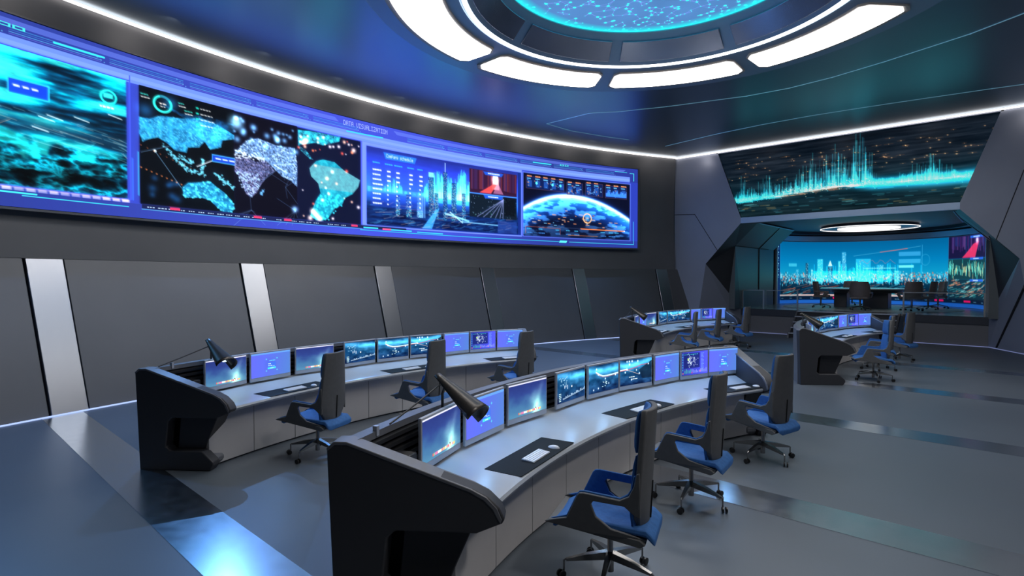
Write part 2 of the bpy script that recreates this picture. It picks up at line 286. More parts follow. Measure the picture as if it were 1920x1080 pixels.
    for bx0, bx1, zt, zb in ((12.13, 15.69, 5.88, 5.45), (15.96, 17.5, 5.83, 5.37), (17.78, 19.5, 5.88, 5.39), (19.73, 21.89, 5.86, 5.38)):
        T.rect(bx0, zt, bx1, zb, (16, 34, 90), .7)
        for a_, b_ in (((bx0, zt), (bx1, zt)), ((bx0, zb), (bx1, zb)), ((bx0, zt), (bx0, zb)), ((bx1, zt), (bx1, zb))): T.line(a_[0], a_[1], b_[0], b_[1], 1.3, (150, 90, 100), .8)
        for x in np.arange(bx0+.1, bx1-.3, .75): T.dash(x, zt+.03, 3, (245, 150, 90), 9, 6, 1); T.dash(x, zt-.06, 3, (110, 210, 245), 8, 5, 1); T.rect(x+.05, zb+.06, x+.45, zt-.14, (50, 120, 220), .45)
        for i in range(26):
            x, z = r.uniform(bx0+.1, bx1-.2), r.uniform(zb+.05, zt-.1); T.rect(x, z, x+.1, z-.03, r.choice([(60, 130, 220), (90, 170, 240), (220, 140, 90), (140, 200, 240)]), .8)
    for x in (13.1, 14.6, 15.35): T.disc(x, 5.66, 7, (90, 225, 240))
    for i in range(40): x = 19.8+i*.052; T.rect(x, 5.43, x+.055, 5.5+.1*abs(math.sin(i*.37))+.08*r.random(), (60, 130, 235), .9)
    T.ring(17.97, 4.53, 25, 6, (245, 185, 130)); T.disc(17.97, 4.53, 13, (60, 170, 245), 1, .2)
    for i in range(40): x, z = r.uniform(12.2, 21.5), r.uniform(4.2, 4.8); T.rect(x, z, x+r.uniform(.1, .4), z-.03, r.choice([(245, 150, 90), (120, 200, 240), (235, 190, 160)]), .8)
    T.line(13.6, 4.13, 21.7, 4.12, 1.5, (120, 140, 180), .6); T.line(17.33, 4.12, 21.67, 4.11, 5, (250, 130, 60)); T.disc(21.67, 4.11, 4, (255, 230, 220))
    for a_, b_ in (((12.09, 4.1), (15.33, 4.08)), ((12.09, 4.1), (12.09, 3.85)), ((15.33, 4.08), (15.33, 3.85))): T.line(a_[0], a_[1], b_[0], b_[1], 1.6, (235, 110, 70))
    for x in (12.25, 13.3, 14.9, 15.9, 16.7, 19.3, 20.1, 20.7): T.dash(x, 4.04, 3, (60, 180, 225), 7, 5); T.dash(x, 3.9, 4, (60, 130, 210), 7, 5)
    T.line(16.1, 3.86, 19, 3.86, 3, (210, 120, 60), .8)
    # ticker under the maps
    T.rect(-12.1, 3.735, 2.2, 3.655, (26, 34, 80)); T.line(-12.1, 3.64, -.9, 3.64, 2, (90, 200, 235), .8)
    for x in np.arange(-11.9, -1.5, .42):
        if random.random() < .82: T.dash(x, 3.70, 3, (170, 195, 225), 5, 3, 2)
    for x in (-11.0, -7.2, -5.6, -1.6): T.rect(x, 3.73, x+.42, 3.68, (225, 60, 110))
    T.rect(-.8, 3.70, .2, 3.66, (60, 215, 235)); T.rect(.5, 3.70, 1.1, 3.65, (240, 90, 140)); T.rect(1.1, 3.69, 2.6, 3.65, (60, 205, 245)); T.rect(3.0, 3.67, 5.0, 3.64, (60, 205, 245))
    hd = T.a.copy(); T.bloom(7, .24, .5)
    for z0, z1 in ((6.62, 6.07), (3.73, 3.46)): a_, b_ = int(T.fy(z0)), int(T.fy(z1)); T.a[a_:b_] = hd[a_:b_]
    return T.image('video_wall_picture')

def paint_end():
    W, H = 1280, 384   # u -8.85..-0.3, z 4.62..7.22
    T = Tex(W, H, (8, 14, 20)); yy = np.linspace(0, 1, H)[:, None]*np.ones((1, W)); xx = np.linspace(0, 1, W)[None, :]*np.ones((H, 1))
    base = ramp(yy, [(0, (14, 24, 34)), (.35, (22, 32, 42)), (.7, (12, 40, 50)), (1, (16, 34, 40))])
    base += (noise(W, H, 160, 10, 5, 31)-.5)[..., None]*np.array((.22, .2, .2))
    T.a[:] = np.clip(base, 0, 1); r = random.Random(2)
    def hgt(x): return .25*math.exp(-((x-.12)/.025)**2)+.16*math.exp(-((x-.22)/.05)**2)+.32*math.exp(-((x-.46)/.10)**2)+.5*math.exp(-((x-.585)/.035)**2)+.20*math.exp(-((x-.80)/.07)**2)+.12*math.exp(-((x-.4)/.2)**2)
    def bas(x): return .74-.05*min(1, max(0, (x-.1)/.4))+.01*math.sin(x*9)
    for i in range(1100):
        x = r.uniform(.04, .97); h0 = hgt(x); b = bas(x)*H; k = r.random()**2.2
        hh = (h0*r.uniform(.3, 1.0)+.05*r.random())*H*(.35+k*.9); wd = r.choice([1, 1, 2, 2, 3])
        T.rect(x*W, b-hh, x*W+wd, b, (50, 190, 210), r.uniform(.25, .7), True)
    for i in range(80):
        x = r.uniform(.05, .95); b = bas(x)*H; T.rect(x*W, b-(hgt(x)*1.15+.06)*H*r.uniform(.6, 1.15), x*W+2, b-.03*H, (60, 190, 190), .55, True)
    for i in range(900):
        x = r.random(); b = bas(x)*H+r.gauss(0, 9); c = (70, 220, 245) if x > .62 or x < .25 or r.random() < .35 else r.choice([(255, 190, 120), (230, 120, 60), (250, 230, 200)])
        T.disc(x*W, b-(.07*H*r.random() if .25 < x < .62 else 0), r.uniform(1, 2.3), c, .8, 0, True)
    for i in range(240):
        x = r.random(); b = bas(x)*H+r.gauss(0, 6); T.line(x*W, b, x*W+r.uniform(20, 80), b+1, 2, (60, 210, 240) if x > .55 or x < .25 else (220, 100, 50), .45, True)
    sy = np.array([bas(v) for v in np.linspace(0, 1, W)])*H; Y = np.arange(H)[:, None]
    g = np.exp(-((Y-sy[None, :])/np.interp(np.linspace(0, 1, W), [0, .5, .62, 1], [9, 8, 26, 30])[None, :])**2)*np.interp(np.linspace(0, 1, W), [0, .1, .3, .5, .62, 1], [.3, .6, .25, .1, .9, .95])[None, :]
    T.a += g[..., None]*np.array((.15, .72, .85)); np.clip(T.a, 0, 1, out=T.a)
    for i in range(120):
        x, y = r.random()*W, r.uniform(.12, .5)*H; L = r.uniform(8, 50); T.line(x, y, x+L, y-L*.03, 1.6, (190, 110, 60), .4); T.disc(x+L*.5, y, r.uniform(1, 3), (255, 190, 120), .8, .2, True)
    for i in range(70):
        x, y = r.random()*W, r.uniform(.78, .97)*H; L = r.uniform(10, 55); T.line(x, y, x+L, y, 2.4, r.choice([(70, 160, 170), (190, 150, 90), (60, 120, 140), (120, 190, 190)]), .6)
    T.bloom(6, .6, .4); return T.image('data_picture')

def paint_city():
    W, H = 1536, 320   # angle -80..80, z .98..4.08
    fx = lambda a: (a+80)/160*W; fy = lambda z: (4.08-z)/3.1*H
    T = Tex(W, H, (0, 100, 150)); yy = np.linspace(0, 1, H)[:, None]*np.ones((1, W))
    T.a[:] = ramp(yy, [(0, (0, 92, 140)), (.3, (0, 118, 168)), (.5, (10, 140, 180)), (.56, (40, 130, 160)), (.62, (8, 70, 100)), (.75, (4, 36, 58)), (1, (4, 30, 52))])
    T.fx, T.fy = fx, fy; r = random.Random(6)
    for i in range(1500):
        a = r.uniform(-76, 40); z = r.triangular(1.9, 2.6, 2.35); c = r.choice([(60, 200, 230), (140, 230, 245), (20, 90, 130), (240, 200, 190), (240, 110, 80), (40, 160, 200), (40, 160, 200)])
        T.rect(a, z, a+r.uniform(.3, .9), z-r.uniform(.02, .12), c, .75)
    for a, wd, zt, c in ((-69, 1.6, 2.55, (30, 60, 80)), (-50, 2.0, 3.0, (20, 60, 90)), (-40, 4, 3.2, (70, 220, 245)), (-33, 3, 2.8, (40, 60, 90)), (-24, 2.5, 3.55, (80, 180, 220)), (-27, 1.5, 3.1, (70, 220, 245)), (-12, 9, 3.2, (50, 200, 235)), (-2, 4, 2.9, (40, 170, 215)), (8, 3, 2.6, (60, 200, 230)), (-58, 2, 2.7, (30, 150, 190)), (-46, 1.2, 2.7, (60, 210, 240))):
        T.rect(a-wd/2, zt, a+wd/2, 1.95, c, .7)
        for i in range(40): x, z = a+r.uniform(-.5, .4)*wd, r.uniform(2, zt); T.rect(x, z, x+.35, z-.03, (190, 245, 255), .8)
    T.poly([(-34.5, 2.85), (-33, 3.15), (-31.5, 2.85)], (190, 240, 250))
    for i in range(90): a = r.gauss(-15, 14); T.rect(a, 2.0, a+.4, 2.3+r.random()*.7, (40, 190, 220), .3, True)
    T.rect(-45, 2.6, 5, 2.05, (30, 160, 190), .35, True)
    for i in range(150):
        a, z = r.uniform(-76, 40), r.uniform(1.35, 1.95); L = r.uniform(3, 11); c = r.choice([(240, 90, 50), (240, 120, 80), (60, 200, 225), (30, 90, 120), (30, 90, 120)]) if a < -30 else r.choice([(30, 110, 140), (60, 200, 225), (240, 130, 90), (20, 60, 90)])
        T.line(a, z-.12, a+L, z, 2, c, .75)
    T.rect(-76, 1.42, 38, 1.34, (250, 210, 200), .8); T.rect(-76, 1.30, 77, 1.16, (6, 26, 50))
    for a in range(-74, 74, 9): T.dash(a, 1.24, 3, (120, 170, 190), 7, 3)
    for a in (-31, 31, 52): T.rect(a, 1.28, a+6, 1.19, (245, 20, 100))
    T.rect(-80, 1.14, 80, .98, (30, 90, 170)); T.rect(-80, 4.08, -76, .98, (10, 40, 90)); T.line(-75.5, 4.05, -75.5, 1.1, 2, (60, 150, 220))
    for i in range(6): T.disc(-78, 3.8-i*.28, 4, (150, 230, 250)); T.rect(-79, 3.7-i*.28, -77, 3.68-i*.28, (80, 180, 220))
    T.line(-18, 3.35, 22, 3.75, 1.5, (110, 190, 220), .9); T.line(-2, 3.52, 14, 3.66, 4, (235, 110, 110), .8); T.line(23, 3.8, 23, 2.5, 2, (90, 180, 220), .8)
    T.rect(9, 3.5, 22, 3.3, (60, 160, 210), .8); T.rect(9, 3.15, 22, 2.95, (60, 170, 215), .8); T.ring(25, 3.1, 26, 2, (70, 170, 210), .7, 0, 360)
    for i in range(14): T.line(-14+i*1.5, 3.05+.1*math.sin(i*1.7), -12.5+i*1.5, 3.05+.1*math.sin((i+1)*1.7), 1.6, (220, 120, 140), .8); T.dash(-12+i*1.4, 2.75, 2, (150, 240, 250), 6, 4)
    T.rect(9, 2.86, 18, 2.74, (110, 220, 240)); T.dash(-66, 2.98, 8, (60, 180, 210), 10, 16, 1)
    T.rect(40, 4.08, 76, 3.1, (24, 20, 60)); T.rect(40, 3.08, 76, 2.2, (20, 60, 70)); T.rect(40, 2.18, 76, 1.34, (16, 50, 66))
    for i in range(60): a = r.uniform(41, 74); T.rect(a, 4.05, a+1.2, r.uniform(3.3, 3.8), r.choice([(60, 30, 90), (30, 50, 110), (90, 60, 120)]), .6)
    T.poly([(60, 3.7), (66, 3.8), (62, 3.12), (50, 3.12)], (245, 60, 110), .8); T.disc(64, 3.85, 12, (255, 225, 230), .9, .4, True)
    for i in range(120): a = r.uniform(40, 74); z = r.gauss(2.65, .14); T.rect(a, z+.1, a+.5, z-.15, r.choice([(120, 250, 230), (70, 210, 200), (240, 220, 160)]), .6)
    for i in range(160): a, z = r.uniform(40, 73), r.uniform(1.4, 2.15); T.line(a, z, a+3, z+.05, 3, r.choice([(240, 150, 110), (60, 160, 160), (150, 220, 220), (20, 40, 60), (230, 110, 80)]), .7)
    for z in (4.05, 3.12, 2.2): T.rect(57, z, 72, z-.1, (40, 100, 210)); T.dash(60, z-.03, 7, (220, 240, 255), 8, 4, 1)
    T.line(40, 4.08, 40, 1.3, 2, (60, 120, 170))
    T.bloom(4, .2, .5); return T.image('city_picture')

def paint_globe():
    W = 1024; T = Tex(W, W, (78, 122, 172)); yy, xx = np.mgrid[0:W, 0:W]; d = np.hypot(xx-W/2, yy-W/2)/(W/2)
    T.a *= (1-.12*noise(W, W, 200, 200, 3, 4))[..., None]; r = random.Random(12); P = []
    for i in range(900):
        rr = 1-.55*r.random()**2.4 if i > 260 else math.sqrt(r.random())*.9; an = r.uniform(0, 2*PI); P.append((W/2+rr*W/2*math.cos(an)*.985, W/2+rr*W/2*math.sin(an)*.985, rr))
    for i, p in enumerate(P):
        near = sorted(P, key=lambda q: (q[0]-p[0])**2+(q[1]-p[1])**2)[1:4 if p[2] < .8 else 3]
        for q in near: T.line(p[0], p[1], q[0], q[1], 1.3, (135, 140, 235), .75)
    for p in P: T.disc(p[0], p[1], r.choice([2, 3, 4.5, 6]), (60, 240, 250))
    T.bloom(5, .25); m = np.clip((d-.90)/.09, 0, 1)[..., None]; T.a = T.a*(1-m*.9)+np.array((.16, .98, .98))*m*.9
    return T.image('network_picture')

def paint_mon(kind):
    W, H = 256, 136; T = Tex(W, H, (70, 90, 190)); r = random.Random(kind*7+1); yy = np.linspace(0, 1, H)[:, None]*np.ones((1, W)); xx = np.linspace(0, 1, W)[None, :]*np.ones((H, 1))
    if kind == 0:     # misty wallpaper with a row of icons
        n = noise(W, H, 70, 50, 5, 9); base = ramp(yy*.8+n*.35, [(0, (36, 42, 104)), (.4, (44, 64, 128)), (.75, (64, 108, 150)), (1, (78, 126, 158))])
        gl = np.exp(-((xx-.72-.12*(1-yy)*np.sin(yy*9))/.13)**2)*np.clip(yy*1.3-.15, 0, 1)*(.5+n); gl += np.exp(-((xx-.9+.22*yy)/.06)**2)*.5*np.clip(yy+.2, 0, 1)
        T.a[:] = np.clip(base+gl[..., None]*np.array((.42, .52, .34))*.8, 0, 1)
        T.rect(0, 0, W, 5, (215, 215, 235)); x = 62
        for i in range(22): T.rect(x, 119, x+6, 128, r.choice([(240, 245, 250), (230, 90, 80), (250, 250, 255), (240, 200, 120), (120, 200, 150), (245, 245, 250), (225, 120, 160)])); x += 7
        T.disc(180, 117, 3, (20, 20, 30))
    elif kind == 1:   # log-in dialog
        T.a[:] = ramp(xx*.9+yy*.1, [(0, (92, 100, 232)), (.45, (86, 104, 205)), (1, (78, 120, 190))])
        T.rect(0, 0, W, 9, (100, 160, 255), .8); T.disc(122, 66, 32, (56, 84, 190), .35, .15)
        T.rect(104, 58, 158, 98, (50, 110, 215), .6); T.dash(108, 64, 2, (235, 245, 255), 9, 4); T.dash(108, 75, 3, (200, 225, 255), 8, 4); T.dash(130, 80, 3, (220, 235, 255), 5, 2); T.rect(104, 87, 158, 97, (70, 205, 250)); T.dash(122, 91, 2, (230, 250, 255), 8, 3); T.dash(116, 46, 5, (90, 210, 255), 6, 5)
        for a, b in ((96, 38), (166, 38), (96, 106), (166, 106)): T.line(a-4, b, a+4, b, 2, (90, 220, 255)); T.line(a, b-4, a, b+4, 2, (90, 220, 255))
    elif kind in (2, 3, 4):   # one wide map over three monitors
        n = noise(W, H, 60, 26, 5, 40+kind); top = np.exp(-((yy-.14+.1*np.sin(xx*3+kind))/.13)**2)
        T.a[:] = np.clip(ramp(yy, [(0, (14, 48, 88)), (.2, (30, 96, 140)), (.5, (26, 84, 128)), (1, (8, 36, 78))])+(n-.5)[..., None]*np.array((.3, .42, .5))+top[..., None]*np.array((.25, .45, .5)), 0, 1)
        if kind == 2:
            for i in range(26): T.dash(14+r.random()*70, 20+r.random()*36, 1, (200, 235, 245), 8, 3)
            for x in (62, 74, 88): T.rect(x, 60, x+6, 60+r.uniform(8, 20), (245, 250, 255))
            T.disc(130, 72, 5, (255, 245, 240)); T.rect(0, 0, 110, 90, (10, 60, 110), .25)
            for i in range(5): T.dash(14, 92+i*8, 2, (210, 240, 245), 9, 4)
            for i in range(26): T.rect(50+i*8, 120-i*.8-r.random()*10, 55+i*8, 124-i*.8, (210, 235, 255), .8)
        if kind == 3:
            P = [(60, 34), (92, 50), (120, 58), (160, 60), (256, 56)]
            for p, q in zip(P, P[1:]): T.line(p[0], p[1], q[0], q[1], 7, (225, 250, 255), .9); T.line(p[0], p[1]+6, q[0], q[1]+6, 2, (225, 110, 110), .8)
            for x, y in ((64, 20), (80, 48), (140, 74), (170, 100), (230, 64), (40, 120), (80, 116)): T.disc(x, y, 4, (255, 235, 225), 1, .3, True)
            for i in range(12): T.dash(110+r.random()*40, 84+r.random()*26, 1, (210, 240, 250), 9, 3)
        if kind == 4:
            P = [(0, 56), (60, 54), (130, 44), (170, 34), (226, 34)]
            for p, q in zip(P, P[1:]): T.line(p[0], p[1], q[0], q[1], 3, (215, 70, 80))
            T.line(0, 52, 54, 50, 6, (225, 250, 255)); T.line(54, 54, 150, 84, 2, (230, 190, 170)); T.poly([(150, 60), (256, 16), (256, 110), (180, 110)], (10, 26, 44), .7)
            for x, y in ((54, 10), (72, 10), (94, 10), (140, 12), (74, 26), (54, 52), (130, 60), (154, 80), (228, 34), (40, 66), (90, 108)): T.disc(x, y, 5, (250, 225, 215), 1, .2, True)
            T.dash(70, 92, 3, (225, 240, 250), 16, 4); T.dash(90, 104, 4, (225, 240, 250), 12, 4)
    elif kind == 5:   # world map dashboard
        T.a[:] = ramp(xx, [(0, (46, 58, 150)), (.6, (66, 74, 200)), (1, (82, 88, 225))]); T.rect(20, 8, 176, 96, (22, 32, 96), .8)
        for i in range(70): T.rect(*(lambda x, y: (x, y, x+6, y+5))(r.choice([r.gauss(70, 12), r.gauss(120, 14), r.gauss(80, 8)]), r.gauss(48, 15)), (220, 235, 250), .75)
        T.disc(62, 44, 6, (190, 235, 90))
        for i in range(7): T.disc(10, 14+i*15, 3, (60, 225, 205)); T.dash(24+i*20, 14, 2, (60, 210, 215), 6, 3)
        for i in range(16): T.rect(28+i*14, 124-r.uniform(6, 26), 34+i*14, 126, (70, 190, 150) if i < 5 else (150, 165, 240), .85)
        for i in range(14): T.dash(190, 12+i*8, 2, (120, 160, 250), 12, 3)
        T.disc(12, 124, 4, (245, 140, 70)); T.disc(100, 124, 4, (240, 60, 110)); T.disc(180, 118, 4, (240, 60, 140))
    T.bloom(4, .12); return T.image('monitor_picture')

# ------------------------------------------------------------------ materials
def mat(name, col, rough=.5, metal=0., spec=.5, noise_amt=0., nscale=3., bump=0., coat=0., emit=None, est=0., alpha=1.):
    m = bpy.data.materials.new(name); m.use_nodes = True; nt = m.node_tree; b = nt.nodes['Principled BSDF']
    c = tuple(col)+(1,); b.inputs['Base Color'].default_value = c; b.inputs['Roughness'].default_value = rough; b.inputs['Metallic'].default_value = metal
    b.inputs['Specular IOR Level'].default_value = spec; b.inputs['Coat Weight'].default_value = coat
    if noise_amt or bump:
        tc = nt.nodes.new('ShaderNodeTexCoord'); n = nt.nodes.new('ShaderNodeTexNoise'); n.inputs['Scale'].default_value = nscale; n.inputs['Detail'].default_value = 4
        nt.links.new(tc.outputs['Object'], n.inputs['Vector'])
        if noise_amt:
            r = nt.nodes.new('ShaderNodeValToRGB'); r.color_ramp.elements[0].position = .3; r.color_ramp.elements[1].position = .7
            r.color_ramp.elements[0].color = tuple(v*(1-noise_amt) for v in col)+(1,); r.color_ramp.elements[1].color = tuple(min(1, v*(1+noise_amt)) for v in col)+(1,)
            nt.links.new(n.outputs['Fac'], r.inputs['Fac']); nt.links.new(r.outputs['Color'], b.inputs['Base Color'])
        if bump:
            bp = nt.nodes.new('ShaderNodeBump'); bp.inputs['Strength'].default_value = bump; bp.inputs['Distance'].default_value = .01
            nt.links.new(n.outputs['Fac'], bp.inputs['Height']); nt.links.new(bp.outputs['Normal'], b.inputs['Normal'])
    if emit:
        b.inputs['Emission Color'].default_value = tuple(emit)+(1,); b.inputs['Emission Strength'].default_value = est
    return m
def brushed(name, col, rough):
    m = mat(name, col, rough, 1.); nt = m.node_tree; b = nt.nodes['Principled BSDF']
    tc = nt.nodes.new('ShaderNodeTexCoord'); mp = nt.nodes.new('ShaderNodeMapping'); mp.inputs['Scale'].default_value = (2, 2, 60); n = nt.nodes.new('ShaderNodeTexNoise'); n.inputs['Scale'].default_value = 4
    nt.links.new(tc.outputs['Object'], mp.inputs['Vector']); nt.links.new(mp.outputs['Vector'], n.inputs['Vector'])
    r = nt.nodes.new('ShaderNodeMapRange'); r.inputs['To Min'].default_value = rough*.8; r.inputs['To Max'].default_value = rough*1.2
    nt.links.new(n.outputs['Fac'], r.inputs['Value']); nt.links.new(r.outputs['Result'], b.inputs['Roughness'])
    return m
def screen_mat(name, im, st):
    m = bpy.data.materials.new(name); m.use_nodes = True; nt = m.node_tree; b = nt.nodes['Principled BSDF']
    t = nt.nodes.new('ShaderNodeTexImage'); t.image = im; t.extension = 'EXTEND'
    b.inputs['Base Color'].default_value = (.004, .004, .005, 1); b.inputs['Roughness'].default_value = .5; b.inputs['Specular IOR Level'].default_value = .08
    nt.links.new(t.outputs['Color'], b.inputs['Emission Color']); b.inputs['Emission Strength'].default_value = st
    return m
def lamp_mat(name, col, st):
    m = bpy.data.materials.new(name); m.use_nodes = True; nt = m.node_tree; nt.nodes.clear()
    e = nt.nodes.new('ShaderNodeEmission'); e.inputs['Color'].default_value = tuple(col)+(1,); e.inputs['Strength'].default_value = st
    o = nt.nodes.new('ShaderNodeOutputMaterial'); nt.links.new(e.outputs['Emission'], o.inputs['Surface']); return m
def glass_mat():
    m = bpy.data.materials.new('clear_glass'); m.use_nodes = True; nt = m.node_tree; nt.nodes.clear()
    t = nt.nodes.new('ShaderNodeBsdfTransparent'); t.inputs['Color'].default_value = (.82, .88, .9, 1)
    g = nt.nodes.new('ShaderNodeBsdfGlossy'); g.inputs['Roughness'].default_value = .05; x = nt.nodes.new('ShaderNodeMixShader'); f = nt.nodes.new('ShaderNodeFresnel'); f.inputs['IOR'].default_value = 1.4
    o = nt.nodes.new('ShaderNodeOutputMaterial'); nt.links.new(f.outputs['Fac'], x.inputs['Fac']); nt.links.new(t.outputs[0], x.inputs[1]); nt.links.new(g.outputs[0], x.inputs[2]); nt.links.new(x.outputs[0], o.inputs['Surface'])
    return m

M = {}
M['floor'] = mat('floor_vinyl', (.125, .148, .176), .40, .25, .5, .04, .7)
M['stripe'] = brushed('floor_steel', (.62, .66, .70), .24)
M['wall'] = mat('wall_panel', (.16, .165, .175), .5, .35, .5, .06, .8)
M['dado'] = mat('dado_panel', (.125, .130, .140), .42, .4, .5, .05, .8)
M['pillar'] = brushed('pillar_steel', (.40, .41, .44), .32)
M['ceiling'] = mat('ceiling_paint', (.30, .40, .48), .34, .92)
M['ceil_dark'] = mat('ceiling_dark', (.05, .06, .08), .3, .7)
M['ring'] = mat('ring_paint', (.36, .48, .62), .4, .4)
M['bezel'] = mat('lamp_bezel', (.42, .38, .35), .5, .3)
M['cone_panel'] = mat('gloss_dark_panel', (.36, .38, .46), .25, .9)
M['white'] = lamp_mat('lamp_white', (1, .97, .95), 9.5)
M['led'] = lamp_mat('led_white', (1, .93, .90), 2.6)
M['white2'] = lamp_mat('lamp_white_soft', (1, .98, .97), 1.6)
M['ledend'] = lamp_mat('led_floor_dim', (.42, .5, 1.), .35)
M['ledring'] = lamp_mat('led_ring_white', (1, .97, .95), 5.)
M['ledblue'] = lamp_mat('led_floor_blue', (.42, .55, 1.), 1.3)
M['groove'] = mat('groove_added_glow', (.5, .6, .7), .15, 1., emit=(.25, .6, .8), est=.3)  # seams are no lamps; emission stands in for light they reflect
M['endwall'] = mat('end_wall_panel', (.31, .34, .42), .42, .3, .5, .04, .7)
M['seam'] = mat('panel_seam', (.012, .013, .016), .6)
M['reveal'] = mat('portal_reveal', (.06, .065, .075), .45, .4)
M['dais_face'] = mat('dais_face', (.15, .15, .16), .5, .2)
M['dais_edge'] = mat('dais_edge', (.05, .055, .07), .4, .4)
M['dais_top'] = mat('dais_floor', (.26, .27, .28), .25, .2)
M['confwall'] = mat('alcove_wall', (.12, .135, .14), .45, .4)
M['alcoveceil'] = mat('alcove_ceiling', (.16, .16, .17), .5, .2)
M['alcovetrim'] = mat('alcove_trim', (.36, .48, .66), .35, .5)
M['console'] = mat('console_paint', (.17, .175, .19), .42, .3, .5, .03, 4)
M['console_dark'] = mat('console_side', (.035, .036, .042), .55, .1)
M['console_inset'] = mat('console_inset', (.022, .022, .026), .35, .1)
M['slat'] = mat('slat_black', (.03, .03, .033), .4, .4)
M['front'] = mat('console_front', (.48, .465, .465), .55, 0, .4, .03, 3)
M['desk'] = mat('desk_top', (.36, .39, .43), .3, 0, .5, .02, 5)
M['mat'] = mat('desk_mat', (.008, .011, .014), .75, 0, .15)
M['keys'] = mat('keyboard_white', (.72, .73, .76), .4)
M['keygap'] = mat('keyboard_base', (.45, .46, .5), .3, .8)
M['monitor'] = mat('monitor_silver', (.45, .48, .54), .4, .3)
M['monback'] = mat('monitor_back', (.03, .03, .035), .4, .3)
M['lamp'] = mat('lamp_body', (.06, .055, .05), .35, .6)
M['cable'] = mat('cable_black', (.012, .012, .013), .5)
M['lampglow'] = lamp_mat('lamp_glow', (.55, .78, 1.), 2.2)
M['shell'] = mat('chair_shell', (.10, .102, .106), .55, 0, .4, .06, 20, .05)
M['blue'] = mat('chair_fabric', (.035, .13, .36), .75, 0, .3, .12, 30, .2)
M['chrome'] = mat('chair_metal', (.34, .33, .32), .25, 1.)
M['castor'] = mat('castor_black', (.014, .014, .015), .3)
M['slit'] = mat('black_slit', (.004, .004, .004), .6)
M['conf_shell'] = mat('meeting_chair_leather', (.19, .165, .165), .4, 0, .5, .05, 10)
M['table'] = mat('table_top', (.55, .6, .6), .2, .2)
M['tableleg'] = mat('table_pedestal', (.07, .07, .08), .4, .3)
M['glass'] = glass_mat()
M['railing'] = mat('railing_steel', (.5, .5, .5), .3, 1.)
M['carpet'] = mat('round_floor_inlay', (.42, .5, .5), .35)
M['step'] = mat('step_dark', (.02, .02, .025), .4)
M['tread'] = mat('step_edge', (.5, .53, .6), .35, .4)

